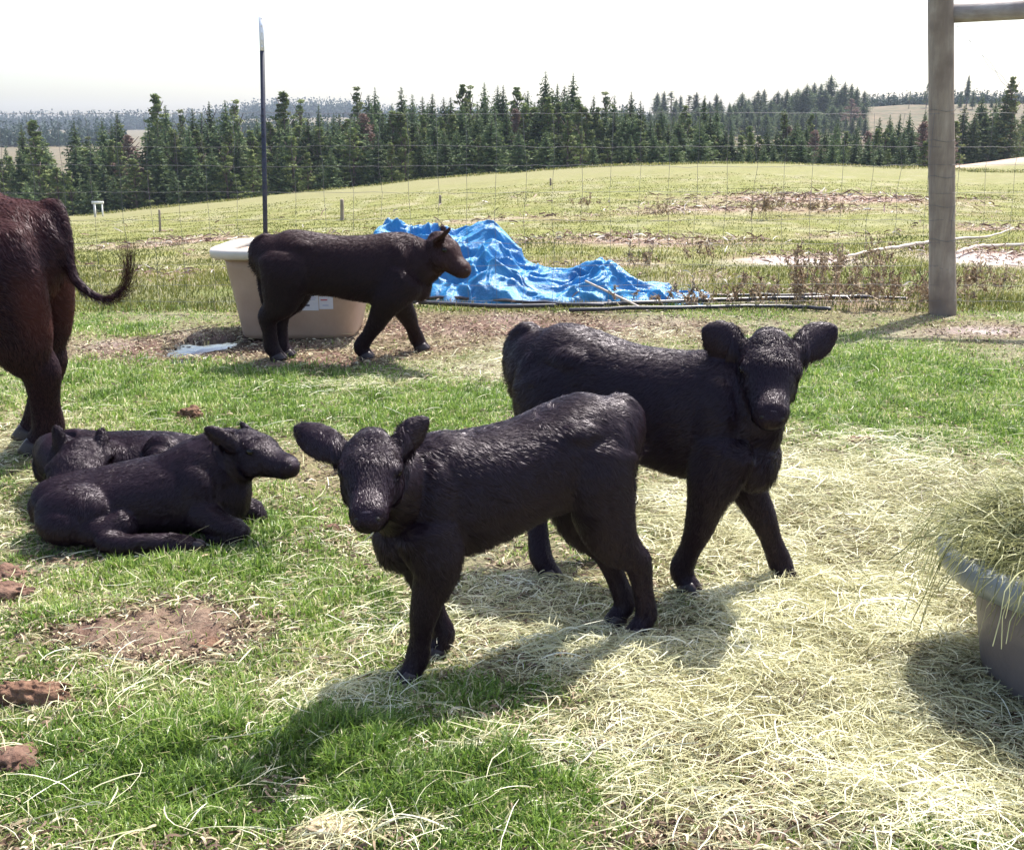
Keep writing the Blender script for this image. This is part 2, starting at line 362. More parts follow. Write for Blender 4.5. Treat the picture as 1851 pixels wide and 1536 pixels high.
# ------------------------------------------------------------------ animals
def blank_remesh(name, mb, vox, it, mat, parent, fac=.5):
    V, Q, T = mb.arrays(); t = np_mesh('tmp', V, Q, T)
    md = t.modifiers.new('r', 'REMESH'); md.mode = 'VOXEL'; md.voxel_size = vox; md.use_smooth_shade = True
    sm = t.modifiers.new('s', 'SMOOTH'); sm.factor = fac; sm.iterations = it
    dg = bpy.context.evaluated_depsgraph_get(); me = bpy.data.meshes.new_from_object(t.evaluated_get(dg))
    bpy.data.objects.remove(t); me.name = name
    o = bpy.data.objects.new(name, me); COL.objects.link(o)
    me.materials.clear(); me.materials.append(mat)
    me.polygons.foreach_set('use_smooth', np.ones(len(me.polygons), bool))
    if parent: o.parent = parent; o.matrix_parent_inverse = parent.matrix_basis.inverted()
    return o
def tri_arrays(me):
    me.calc_loop_triangles(); nv = len(me.vertices)
    co = np.empty(nv * 3, np.float32); me.vertices.foreach_get('co', co); co = co.reshape(-1, 3).astype(float)
    no = np.empty(nv * 3, np.float32); me.vertices.foreach_get('normal', no); no = no.reshape(-1, 3).astype(float)
    t = np.empty(len(me.loop_triangles) * 3, np.int32); me.loop_triangles.foreach_get('vertices', t)
    return co, no, t.reshape(-1, 3)
def sample_surface(me, n, r):
    co, no, t = tri_arrays(me); a, b, c = co[t[:, 0]], co[t[:, 1]], co[t[:, 2]]
    ar = np.linalg.norm(np.cross(b - a, c - a), axis=1); pr = np.cumsum(ar) / ar.sum()
    i = np.searchsorted(pr, r.random(n)); u, v = r.random(n), r.random(n); f = u + v > 1; u[f] = 1 - u[f]; v[f] = 1 - v[f]; u, v = u[:, None], v[:, None]
    P = a[i] * (1 - u - v) + b[i] * u + c[i] * v
    Nn = nrm(no[t[i, 0]] * (1 - u - v) + no[t[i, 1]] * u + no[t[i, 2]] * v)
    return P, Nn
def strands(P, D0, D1, W, L, wd, name, mat, parent, attrs=None):
    """thin tapered two-piece strands; D0/D1 directions of the halves, W width direction"""
    n = len(P); L = L[:, None]; wd = wd[:, None]
    p1 = P + D0 * L * .5; p2 = p1 + D1 * L * .5
    V = np.stack([P - W * wd, P + W * wd, p1 - W * wd * .8, p1 + W * wd * .8, p2], 1).reshape(-1, 3)
    b = np.arange(n)[:, None] * 5
    Q = b + np.array([[0, 1, 3, 2]]); T = b + np.array([[2, 3, 4]])
    at = {k: np.repeat(v, 5) for k, v in (attrs or {}).items()}
    return np_mesh(name, V, Q, T, mat, parent, False, at)

def head_into(mb, poll, muz, side, k, ears, body_up=None):
    """k = head scale (1 = .285 m long); returns frame"""
    poll = np.asarray(poll, float); muz = np.asarray(muz, float)
    f = nrm(muz - poll); s = nrm(np.asarray(side, float) - f * np.dot(side, f)); u = np.cross(s, f)
    L = np.linalg.norm(muz - poll); g = L / .285
    # u must point out of the forehead
    if body_up is not None and np.dot(u, body_up) < 0: u = -u
    R = [(-.02, -.02, .045, .045), (.0, -.03, .062, .068), (.045, -.045, .074, .080), (.10, -.052, .080, .082), (.15, -.058, .068, .070), (.195, -.060, .055, .056), (.23, -.058, .050, .050), (.258, -.058, .048, .050), (.278, -.060, .038, .042)]
    rr = [np.r_[poll + f * t * g + u * c * k, w * k, h * k] for (t, c, h, w) in R]
    mb.add(*loft(np.array(rr), s, k=3, seg=24, sq=.9))
    mb.add(*ellipsoid(poll + f * .030 * g - u * .004 * k, s * .058 * k, f * .055 * k, u * .036 * k))      # curly poll
    for q in (-1, 1):
        mb.add(*ellipsoid(poll + f * .105 * g + s * q * .062 * k - u * .018 * k, s * .022 * k, f * .030 * k, u * .022 * k))   # brow
        mb.add(*ellipsoid(poll + f * .10 * g + s * q * .050 * k - u * .082 * k, s * .034 * k, f * .065 * k, u * .050 * k))   # cheek / jaw
        mb.add(*ellipsoid(poll + f * .262 * g + s * q * .022 * k - u * .036 * k, s * .022 * k, f * .022 * k, u * .020 * k))  # nostril wing
    mb.add(*ellipsoid(poll + f * .262 * g - u * .080 * k, s * .032 * k, f * .026 * k, u * .02 * k))   # chin
    for q, (tip, nf_, wd) in zip((-1, 1), ears):
        b = poll + f * .035 * g + s * q * .066 * k - u * .030 * k; tip = np.asarray(tip, float); ax = tip - b
        wdir = nrm(np.cross(nf_, ax)); Lr = np.array([(-.10, .016, .016), (.0, .021, .016), (.2, .040, .013), (.45, 1, .010), (.68, .95, .009), (.86, .70, .008), (.96, .42, .008), (1, .2, .007)])
        rg = []
        for t, w_, h in Lr:
            ww = w_ * k if w_ < .1 and t < .3 else (w_ * wd)
            rg.append(np.r_[b + ax * t, ww, max(h * k, .008)])
        mb.add(*loft(np.array(rg), wdir, k=3, seg=20, cup=-.28 if np.dot(np.cross(ax, wdir), nf_) > 0 else .28))
    return dict(poll=poll, f=f, s=s, u=u, k=k, g=g, muz=muz)
def head_parts(H, parent, straw=False):
    poll, f, s, u, k, g = (H[q] for q in ('poll', 'f', 's', 'u', 'k', 'g'))
    for q in (-1, 1):
        mb = MB(); mb.add(*ellipsoid(poll + f * .112 * g + s * q * .0735 * k - u * .026 * k, s * .013 * k, f * .017 * k, u * .015 * k)); mb.build('eye', M_eye, parent)
    mb = MB(); c = poll + f * .277 * g - u * .052 * k
    mb.add(*ellipsoid(c, s * .041 * k, f * .012 * k, u * .033 * k, 24, 14)); nose = mb.build('nose', M_nose, parent)
    for q in (-1, 1):
        mb = MB(); mb.add(*ellipsoid(c + s * q * .022 * k + f * .0105 * k + u * .008 * k, (s * .8 + u * .5 * q) * .013 * k, f * .006 * k, (u - s * q * .5) * .0085 * k)); mb.build('nostril', M_nostril, nose)

def fur(body, H, heading, S, n, mat, parent, base_z, zleg, Lb=.018, wd=.0006, tint=None, seed=1, flat=False):
    r = np.random.default_rng(seed); P, Nn = sample_surface(body.data, int(n * 2), r)
    if H:
        near = np.linalg.norm(P - (H['poll'] * .55 + H['muz'] * .45), axis=1) < .21 * H['k']; keep = near | (r.random(len(P)) < .5); P, Nn = P[keep], Nn[keep]
    else: P, Nn = P[:n], Nn[:n]
    n = len(P)
    hd = nrm(np.array([math.cos(heading), math.sin(heading), 0.]))
    down = np.array([0, 0, -1.])
    lw = sst(zleg + .12 * S, zleg - .05 * S, P[:, 2] - base_z)[:, None] if not flat else np.zeros((n, 1)) + .1
    D = (-hd * .8 + down * .65) * (1 - lw) + (down * 1. - hd * .12) * lw
    D = D + .50 * np.stack([vn(P, 12, 1), vn(P, 12, 2), vn(P, 12, 3)], -1) + .60 * np.stack([vn(P, 48, 4), vn(P, 48, 5), vn(P, 48, 6)], -1) + .12 * r.normal(size=P.shape)
    L = Lb * (.7 + .6 * r.random(n)); lift = .21 + .10 * r.random(n) + .12 * np.clip(vn(P, 40, 9), 0, 1)
    L = L * (1 - .35 * lw[:, 0])
    # fringe on belly, brisket, thigh edges
    low = (Nn[:, 2] < -.3) & (P[:, 2] - base_z > zleg * .8)
    L = np.where(low, L * 1.8, L); lift = np.where(low, .42, lift)
    if H:
        ab = H['muz'] - H['poll']; t = np.clip(((P - H['poll']) @ ab) / (ab @ ab), 0, 1.1); dist = np.linalg.norm(P - H['poll'] - t[:, None] * ab + H['u'] * .05 * H['k'], axis=1)
        inh = dist < .115 * H['k']; face = inh & (t > .3)
        D = np.where(inh[:, None], H['f'] * 1. + D * .35, D)
        curl = (np.linalg.norm(P - H['poll'] - H['f'] * .02 * H['k'], axis=1) < (.07 + .035 * r.random(n)) * H['k'])
        D = np.where(curl[:, None], r.normal(size=P.shape) + 1.5 * np.stack([vn(P, 60, 14), vn(P, 60, 15), vn(P, 60, 16)], -1), D)
        L = np.where(face, L * (.75 - .3 * np.clip(t, 0, 1)), L); lift = np.where(face, .20 + .14 * r.random(n), lift); lift = np.where(curl, .45, lift); L = np.where(curl, Lb * .85, L)
        L = np.where(inh & (t > .9), L * .5, L)
        ear = (~inh) & (np.linalg.norm(P - H['poll'], axis=1) < .21 * H['k']) & (np.abs((P - H['poll']) @ H['s']) > .095 * H['k']) & ((P - H['poll']) @ H['u'] > -.07)
        L = np.where(ear, L * .55, L); lift = np.where(ear, .12, lift)
    D = nrm(D - (D * Nn).sum(1, keepdims=True) * Nn)
    W = np.cross(D, Nn); ro = r.normal(size=n) * .30; W = W * np.cos(ro)[:, None] + Nn * np.sin(ro)[:, None]
    D0 = nrm(D + Nn * (lift[:, None] * 1.2)); D1 = nrm(D + Nn * (lift * .25)[:, None] + down * .12)
    ti = (tint(P, Nn) if tint else np.zeros(n)) + .25 * r.random(n)
    return strands(P - Nn * .0005, D0, D1, W, L, wd * (.7 + .6 * r.random(n)), 'coat', mat, parent, {'tint': np.clip(ti, 0, 1)})

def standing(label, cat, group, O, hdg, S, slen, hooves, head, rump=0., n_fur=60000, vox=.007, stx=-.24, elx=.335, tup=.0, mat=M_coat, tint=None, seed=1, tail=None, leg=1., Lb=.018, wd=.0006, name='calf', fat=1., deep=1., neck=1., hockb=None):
    """O ground point under the middle; hooves: fore L, fore R, hind L, hind R as world ground points"""
    O = np.asarray(O, float); ch, sh = math.cos(hdg), math.sin(hdg); fx = np.array([ch, sh, 0]); ly = np.array([-sh, ch, 0]); up = np.array([0, 0, 1.])
    root = empty(name, O, label, cat, group); bpy.context.view_layer.update()
    def Lw(x, y, z): return O + fx * x * S * slen + ly * y * S + up * (z * S + rump * np.clip((.25 - x) / .6, 0, 1.1) * (z > .35))
    mb = MB()
    SP = [(-.535, .79, .10, .065), (-.49, .77, .145, .11), (-.42, .738, .192, .14), (-.33, .725, .222, .165), (-.22, .712, .225, .172), (-.08, .70, .215, .172), (.06, .687, .232, .180), (.2, .685, .25, .170), (.31, .70, .25, .145), (.41, .705, .205, .118), (.48, .70, .14, .08)]
    mb.add(*loft(np.array([np.r_[Lw(x, 0, z + hh * (1 - deep) * 1.0), hw * S * fat, hh * S * deep] for x, z, hh, hw in SP]), ly, k=3, seg=28, sq=.92))
    mb.add(*ellipsoid(Lw(-.45, 0, .86), ly * .04 * S, fx * .08 * S, up * .04 * S))      # tail head
    for q in (-1, 1):
        mb.add(*ellipsoid(Lw(-.24, q * .10, .83), ly * .06 * S, fx * .12 * S, up * .06 * S))   # hook bone
        mb.add(*ellipsoid(Lw(.33, q * .095, .68), ly * .06 * S, fx * .10 * S, up * .20 * S))     # shoulder
    mb.add(*ellipsoid(Lw(.27, 0, .90), ly * .05 * S, fx * .12 * S, up * .05 * S))        # withers
    mb.add(*ellipsoid(Lw(.45, 0, .575), ly * .09 * S, fx * .085 * S, up * .12 * S))        # brisket
    hv = [np.asarray(h, float) for h in hooves]
    for i, q in ((0, 1), (1, -1)):
        h = hv[i]; sh_ = Lw(.37, q * .10, .63); el = Lw(elx, q * .112, .50); fet0 = h + up * .10 * S - fx * .035 * S
        kn = el * .47 + fet0 * .53 + fx * .012 * S; ca = kn * .5 + fet0 * .5
        R = [(sh_, .08, .13), (el, .068, .105), (el * .5 + kn * .5, .060, .076), (kn, .052, .058), (ca, .038, .044), (fet0, .045, .050), (h + up * .055 * S - fx * .012 * S, .038, .044), (h + up * .022 * S + fx * .0 * S, .046, .052)]
        mb.add(*loft(np.array([np.r_[P, a * S * leg, b * S * leg] for P, a, b in R]), ly, k=3, seg=16))
    for j, (i, q) in enumerate(((2, 1), (3, -1))):
        h = hv[i]; base = Lw(-.38, q * .10, 0); off = h - base; off[2] = 0
        hip = Lw(-.34, q * .10, .74); st = Lw(stx, q * .125, .54) + off * .12
        hk = Lw(-.425, q * .10, .335) + off * .55 - up * 0; fet0 = h + up * .105 * S - fx * .045 * S
        if hockb is not None: hk = hk + fx * hockb[j] * S
        R = [(hip, .09, .17), (hip * .45 + st * .55 - fx * .03 * S, .09, .16), (st * .55 + hk * .45 - fx * .015 * S, .07, .112), (st * .2 + hk * .8, .055, .075), (hk, .047, .064), (hk * .5 + fet0 * .5, .037, .046), (fet0, .045, .050), (h + up * .058 * S - fx * .014 * S, .038, .044), (h + up * .022 * S - fx * .002 * S, .046, .052)]
        mb.add(*loft(np.array([np.r_[P, a * S * leg, b * S * leg] for P, a, b in R]), ly, k=3, seg=16))
        mb.add(*ellipsoid(hip * .4 + Lw(-.42, q * .09, .60) * .6, ly * .075 * S, fx * .10 * S, up * .20 * S))
    # tail
    if tail is None:
        tp = [Lw(-.42, 0, .87), Lw(-.49, 0, .885 + tup), Lw(-.555, 0, .83 + tup * .6), Lw(-.572, 0, .73), Lw(-.535, 0.01, .62), Lw(-.525, .015, .48), Lw(-.525, .02, .40)]; tr = np.array([.030, .034, .031, .024, .020, .024, .013]) * S
    else: tp, tr = tail
    mb.add(*tube(tp, tr, 10))
    H = None
    if head:
        s_w = head['side']; H0 = MB(); H = head_into(mb, head['poll'], head['muz'], s_w, head['k'], head['ears'], head.get('up'))
        s2 = H['s'] if np.dot(H['s'], ly) > 0 else -H['s']
        nb = H['poll'] + H['f'] * .055 * H['k'] - H['u'] * .062 * H['k']
        a0 = Lw(.24, 0, .72); a1 = Lw(.38, 0, .735)
        mid = a1 * .42 + nb * .58 - up * .02 * S
        R = [np.r_[a0, .125 * S, .19 * S * neck], np.r_[a1, .105 * S, .18 * S * neck], np.r_[mid, .085 * S, .130 * S * neck], np.r_[nb, .060 * H['k'], .074 * H['k']]]
        mb.add(*loft(np.array(R), np.array([ly, ly, nrm(ly + s2 * .8), s2]), k=4, seg=22))
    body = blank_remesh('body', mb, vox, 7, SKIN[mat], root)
    co = tri_arrays(body.data)
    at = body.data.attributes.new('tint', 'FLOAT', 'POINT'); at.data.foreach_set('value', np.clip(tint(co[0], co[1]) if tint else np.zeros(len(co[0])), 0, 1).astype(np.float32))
    if H: head_parts(H, root)
    for h in hv:
        mb = MB(); r_ = .045 * S * leg
        for q in (-1, 1):
            c = h + ly * q * r_ * .5 + fx * .012 * S
            mb.add(*loft(np.array([np.r_[c + up * .003, r_ * .52, r_ * 1.15], np.r_[c + up * .03 * S - fx * .01 * S, r_ * .48, r_ * .95], np.r_[c + up * .05 * S - fx * .02 * S, r_ * .42, r_ * .8]]), ly, k=2, seg=12, dome=False))
        mb.build('hoof', M_hoof, root)
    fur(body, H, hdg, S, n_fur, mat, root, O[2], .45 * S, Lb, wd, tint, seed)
    return root, H

def rump_hi(S, z0, a=.86):
    def f(P, Nn): return sst(.55, 1., Nn[:, 2]) * sst(.55 * S, .8 * S, P[:, 2]) * a * (.6 + .4 * vn(P, 9, 3))
    return f

# near calf
O = np.array([-.010, 3.02, 0]); hA = math.atan2(-.33, -.677)
cam_dir = lambda P: nrm(np.array([0, 0, CAMH]) - P)
po = wp(671, 793, 2.74); mu = wp(661, 917, 2.52)
cd = cam_dir(po)
calfA, HA = standing('small glossy black calf standing in the middle foreground, head turned to the camera', 'calf', None, O, hA, .76, 1.,
    [gp(740, 1236), gp(788, 1192), gp(1150, 1156), gp(1112, 1134)],
    dict(poll=po, muz=mu, side=np.array([1., -.12, -.05]), k=.95, up=cd, ears=[(wp(533, 772, 2.80), nrm(cd + np.array([-.2, 0, .3])), .050), (wp(773, 756, 2.80), nrm(cd + np.array([.9, .2, -.1])), .046)]),
    rump=.07, tup=-.004, deep=.92, fat=.95, n_fur=170000, vox=.006, seed=11, Lb=.020, leg=.93, hockb=(-.02, .02))
# bigger calf on the right
po = wp(1394, 612, 3.42); mu = wp(1401, 736, 3.20); cd = cam_dir(po)
calfB, HB = standing('larger black calf behind the small one, facing the camera, both ears spread wide', 'calf', None, (.435, 3.64, 0), R_(-33), .885, 1.05,
    [gp(1422, 1060), gp(1245, 1076), gp(1112, 1020), gp(994, 1052)],
    dict(poll=po, muz=mu, side=np.array([1., .05, .02]), k=1.14, up=cd, ears=[(wp(1271, 594, 3.46), nrm(cd + np.array([-.25, 0, .1])), .063), (wp(1512, 591, 3.46), nrm(cd + np.array([.25, 0, .1])), .063)]),
    rump=.045, tup=.012, deep=.95, fat=.95, n_fur=150000, vox=.007, seed=12, Lb=.022, wd=.0007, leg=.94, neck=1.0)
# calf at the tank
po = wp(797, 428, 7.52); mu = wp(854, 477, 7.40)
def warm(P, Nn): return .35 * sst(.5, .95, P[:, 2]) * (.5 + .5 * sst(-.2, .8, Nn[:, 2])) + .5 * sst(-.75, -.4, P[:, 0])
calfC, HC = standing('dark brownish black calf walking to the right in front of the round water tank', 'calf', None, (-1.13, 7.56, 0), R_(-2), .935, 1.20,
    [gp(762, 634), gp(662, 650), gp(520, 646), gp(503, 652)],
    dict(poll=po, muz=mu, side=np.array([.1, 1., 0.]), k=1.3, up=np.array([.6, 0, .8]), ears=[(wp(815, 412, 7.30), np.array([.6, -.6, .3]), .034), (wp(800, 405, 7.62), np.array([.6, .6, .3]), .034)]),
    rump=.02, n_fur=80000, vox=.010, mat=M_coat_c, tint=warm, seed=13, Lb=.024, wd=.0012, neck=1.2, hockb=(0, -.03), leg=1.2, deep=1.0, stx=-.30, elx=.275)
# cow, mostly out of the picture on the left
def redd(P, Nn): return np.clip(.5 * sst(1.0, 1.4, P[:, 2]) * (.45 + .55 * vn(P, 12, 7)) + .14 * sst(.9, 1.2, P[:, 2]) + .38 * sst(-2.24, -2.14, P[:, 0]) * sst(-1.98, -2.04, P[:, 0]) * sst(.5, .7, P[:, 2]) * sst(1.0, .8, P[:, 2]), 0, 1) * (1 - .85 * sst(-2.12, -2.04, P[:, 0]) * sst(.85, .95, P[:, 2]))
ct = [wp(78, 375, 5.12), wp(98, 372, 5.10), wp(113, 402, 5.08), wp(122, 445, 5.08), wp(130, 495, 5.06), wp(152, 523, 5.05), wp(182, 539, 5.04), wp(208, 536, 5.03), wp(226, 515, 5.02)]
cow, _ = standing('large red brown and black cow cut off at the left edge, swinging its tail', 'cow', None, (-2.885, 5.14, 0), R_(176), 1.32, 1.12,
    [gp(-420, 850), gp(-400, 800), gp(72, 822), gp(58, 796)], None, rump=.045, n_fur=110000, vox=.014, mat=M_coat_d, tint=redd, seed=14, Lb=.024, wd=.0011, name='cow', leg=1.2, stx=-.36, hockb=(-.03, -.03), deep=1.05,
    tail=(ct, np.array([.034, .036, .033, .029, .026, .022, .019, .017, .012])), fat=1.15)
r = np.random.default_rng(5); tt = np.array([wp(182, 539, 5.04), wp(212, 534, 5.03), wp(229, 510, 5.02), wp(233, 472, 5.0), wp(226, 440, 4.98)]); CT = catmull(tt, 12)
n_ = 420; ii = r.integers(0, len(CT) - 14, n_); P0 = CT[ii] + r.normal(size=(n_, 3)) * .012; D0 = nrm(CT[ii + 8] - CT[ii] + r.normal(size=(n_, 3)) * .012); D1 = nrm(CT[np.minimum(ii + 14, len(CT) - 1)] - CT[ii + 8] + r.normal(size=(n_, 3)) * .02)
strands(P0, D0, D1, nrm(r.normal(size=(n_, 3))), .12 + .10 * r.random(n_), np.full(n_, .0008), 'tail_switch', M_coat_d, cow, {'tint': .1 + .3 * r.random(n_)})

def lying(label, O, hdg, SP, extra, head, S, seed, n_fur, neck, group=None, legs=()):
    O = np.asarray(O, float); ch, sh = math.cos(hdg), math.sin(hdg); fx = np.array([ch, sh, 0]); ly = np.array([-sh, ch, 0]); up = np.array([0, 0, 1.])
    root = empty('calf', O, label, 'calf', group); bpy.context.view_layer.update()
    def Lw(x, y, z): return O + fx * x + ly * y + up * z
    mb = MB(); mb.add(*loft(np.array([np.r_[Lw(x, y, z), hw, hh] for x, y, z, hw, hh in SP]), ly, k=3, seg=28))
    for (x, y, z, a, b, c) in extra: mb.add(*ellipsoid(Lw(x, y, z), fx * a, ly * b, up * c))
    for L in legs: mb.add(*loft(np.array([np.r_[Lw(x, y, z), a, b] for x, y, z, a, b in L]), ly, k=3, seg=14))
    H = head_into(mb, head['poll'], head['muz'], head['side'], head['k'], head['ears'], head.get('up'))
    s2 = H['s'] if np.dot(H['s'], ly) > 0 else -H['s']
    nb = H['poll'] + H['f'] * .055 * H['k'] - H['u'] * .062 * H['k']
    R = [np.r_[Lw(*q[:3]), q[3], q[4]] for q in neck] + [np.r_[nb, .06 * H['k'], .074 * H['k']]]
    sd = [ly] * len(neck) + [s2]; mb.add(*loft(np.array(R), np.array(sd), k=4, seg=22))
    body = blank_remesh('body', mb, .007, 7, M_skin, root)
    at = body.data.attributes.new('tint', 'FLOAT', 'POINT')
    head_parts(H, root)
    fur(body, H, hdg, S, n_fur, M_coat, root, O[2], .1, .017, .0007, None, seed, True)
    for (x, y, z, dx) in head.get('hooves', ()):
        mb = MB()
        for q in (-1, 1): mb.add(*ellipsoid(Lw(x, y + q * .014, z), fx * .034, ly * .014, up * .024))
        mb.build('hoof', M_hoof, root)
    return root
# lying calf in front
SP = [(-.385, 0, .11, .05, .06), (-.35, 0, .12, .10, .10), (-.27, .01, .13, .145, .115), (-.16, .02, .135, .17, .125), (-.04, .02, .145, .175, .14), (.08, .01, .155, .17, .155), (.19, 0, .165, .145, .165), (.29, 0, .165, .12, .155), (.37, 0, .15, .08, .11)]
po = wp(440, 787, 4.12); mu = wp(534, 822, 4.00)
lying('black calf lying on the grass at left, head raised and looking right in profile', (-1.447, 4.10, 0), math.atan2(.10, 1), SP,
    [(-.20, -.10, .125, .17, .10, .115), (-.24, -.12, .10, .12, .10, .09), (.23, -.085, .17, .10, .065, .14), (-.12, -.16, .075, .10, .06, .065), (-.22, .13, .10, .14, .07, .09), (.30, 0, .10, .10, .10, .09)],
    dict(poll=po, muz=mu, side=np.array([-.12, 1, 0]), k=.98, up=np.array([.5, 0, .8]), ears=[(wp(370, 773, 4.02), np.array([-.1, -.9, .2]), .036), (wp(435, 765, 4.30), np.array([.2, .9, .2]), .036)],
         hooves=[(.245, -.235, .028, 0), (.30, -.13, .026, 0)]),
    .72, 21, 130000, [(.16, 0, .19, .13, .15), (.27, .0, .245, .115, .15), (.355, .0, .30, .088, .125)],
    legs=[[(-.02, -.15, .10, .05, .06), (-.10, -.20, .06, .045, .05), (-.02, -.235, .045, .035, .040), (.08, -.245, .05, .03, .034), (.17, -.240, .042, .034, .036), (.23, -.235, .03, .03, .03)],
          [(.24, -.11, .12, .055, .07), (.33, -.15, .075, .045, .05), (.40, -.15, .045, .04, .04), (.34, -.16, .035, .034, .034), (.29, -.15, .03, .03, .03)],
          [(.28, .08, .10, .05, .06), (.38, .09, .06, .045, .05), (.44, .09, .04, .04, .04), (.36, .10, .03, .03, .03)]])
# lying calf behind, curled
SP = [(-.36, 0, .11, .06, .06), (-.31, 0, .12, .12, .10), (-.2, 0, .13, .16, .12), (-.06, 0, .135, .17, .125), (.08, 0, .135, .165, .125), (.2, 0, .13, .14, .125), (.3, 0, .12, .11, .11), (.36, 0, .11, .07, .08)]
po = wp(150, 806, 4.42); mu = wp(80, 900, 4.12); cd = cam_dir(po)
lying('black calf curled up behind the other lying calf, head low by the cow\'s hoof', (-1.68, 4.66, 0), R_(184), SP,
    [(-.18, .12, .15, .10, .07, .13), (-.17, .19, .13, .075, .06, .12), (.2, .1, .13, .09, .06, .12)],
    dict(poll=po, muz=mu, side=np.array([1, -.25, .05]), k=1.38, up=np.array([-.35, -.35, .9]), ears=[(wp(100, 768, 4.42), np.array([-.3, -.9, .3]), .034), (wp(184, 773, 4.45), np.array([.3, -.9, .2]), .030)]),
    .72, 22, 100000, [(.16, 0, .14, .12, .13), (.27, .02, .17, .10, .12), (.26, .12, .19, .09, .10)],
    legs=[[(-.10, .20, .12, .05, .06), (.02, .24, .05, .04, .04), (.12, .24, .035, .032, .032)]])

# ------------------------------------------------------------------ grass, thatch, hay
def blades(P, H, Wd, az, lean, bend, name, mat, rnd):
    n = len(P); d = np.stack([np.cos(az), np.sin(az), np.zeros(n)], -1); s = np.stack([-np.sin(az + .6), np.cos(az + .6), np.zeros(n)], -1)
    up = np.array([0, 0, 1.]); H = H[:, None]; Wd = Wd[:, None]; lean = lean[:, None]; bend = bend[:, None]
    D0 = nrm(up + d * lean); D1 = nrm(up * (1 - .6 * np.minimum(bend, 1.4)) + d * (lean + bend))
    p1 = P + D0 * H * .55; p2 = p1 + D1 * H * .45
    V = np.stack([P - s * Wd * .5, P + s * Wd * .5, p1 - s * Wd * .45, p1 + s * Wd * .45, p2], 1).reshape(-1, 3)
    b = np.arange(n)[:, None] * 5
    return np_mesh(name, V, b + np.array([[0, 1, 3, 2]]), b + np.array([[2, 3, 4]]), mat, None, False, {'rnd': np.repeat(rnd, 5)})
def scatter(n, y0, y1, r, margin=.55, extra=.4):
    Y = y0 * (y1 / y0) ** r.random(n); X = (r.random(n) * 2 - 1) * (Y * .49 + extra); return X, Y
M_grass = leafy('grass_blade', [(0, (.06, .105, .018)), (.3, (.13, .225, .034)), (.55, (.22, .335, .058)), (.75, (.33, .42, .11)), (.88, (.48, .45, .22)), (1, (.66, .60, .38))], .4, .42, .09)
M_hay = leafy('hay_strand', [(0, (.12, .09, .05)), (.2, (.34, .31, .15)), (.5, (.60, .58, .34)), (.8, (.76, .73, .50)), (1, (.90, .88, .72))], .3, .42, .08)
r = np.random.default_rng(31)
# near grass
X, Y = scatter(620000, 2.05, 10.2, r)
g, h, d = covers(X, Y)
pr = np.clip(g * 1.0 - h * .5 - d * .95 + .42 * vn2(X, Y, 9, 55) + .35 * vn2(X, Y, 24, 56), .03, 1) * np.clip(.35 + .65 * (Y / 4), 0, 1)
kp = r.random(len(X)) < pr; X, Y, g, h, d = X[kp], Y[kp], g[kp], h[kp], d[kp]
n_ = len(X); cl = .5 + .5 * vn2(X, Y, 12, 51)
Hh = (.012 + .036 * np.clip(g, 0, 1.2) * (.15 + 1.2 * cl)) * (.5 + .9 * r.random(n_)) * (1 + .35 * field_of(blobs([(450, 1370, 330, 70, 1.)]), X, Y)) + .03 * field_of(blobs([(240, 597, 55, 14, 1.)]), X, Y)
rn = np.clip(.15 + .55 * r.random(n_) + .22 * vn2(X, Y, 5, 52) + .12 * (1 - np.clip(g, 0, 1)) + (r.random(n_) < .16 + .25 * np.clip(1 - g, 0, 1)) * .45, 0, 1)
grass = blades(np.stack([X, Y, height(X, Y) - .004], -1), Hh, (.0026 + .0026 * r.random(n_)) * (1 + .07 * Y), r.random(n_) * 6.28, r.random(n_) ** 1.3 * 1.1, r.random(n_) * 1.5, 'grass', M_grass, rn)
tag(grass, 'short green pasture grass covering the pen around the calves', 'grass', kind='stuff')
# grass beyond the fence
X, Y = scatter(330000, 9.8, 48, r, extra=2)
g, h, d = covers(X, Y); s2 = field_of(STR, X, Y); pl = field_of(PAL, X, Y)
kp = r.random(len(X)) < np.clip(.95 - .75 * s2 - pl + .5 * vn2(X, Y, 1.3, 61), .05, 1) * (1 - .45 * sst(13, 20, Y)) * (1 - .5 * sst(30, 48, Y)); X, Y = X[kp], Y[kp]; n_ = len(X)
M_fgrass = leafy('field_grass_blade', [(0, (.07, .085, .018)), (.4, (.155, .17, .035)), (.7, (.255, .245, .07)), (.88, (.37, .32, .15)), (1, (.56, .48, .31))], .35, .5, .06)
rn = np.clip(.1 + .6 * r.random(n_) + .35 * vn2(X, Y, .5, 62) + .15 * vn2(X, Y, 2.2, 63) + (r.random(n_) < .15) * .4, 0, 1)
fg = blades(np.stack([X, Y, height(X, Y) - .004], -1), (.03 + .05 * r.random(n_)) * (1 + .5 * vn2(X, Y, 1.7, 64)) * (1.0 - .5 * sst(11, 20, Y)), (.0035 + .003 * r.random(n_)) * (Y / 7), r.random(n_) * 6.28, r.random(n_) * .6, r.random(n_) * 1., 'field_grass', M_fgrass, rn)
tag(fg, 'yellow green pasture grass on the open field beyond the wire fence', 'grass', kind='stuff')

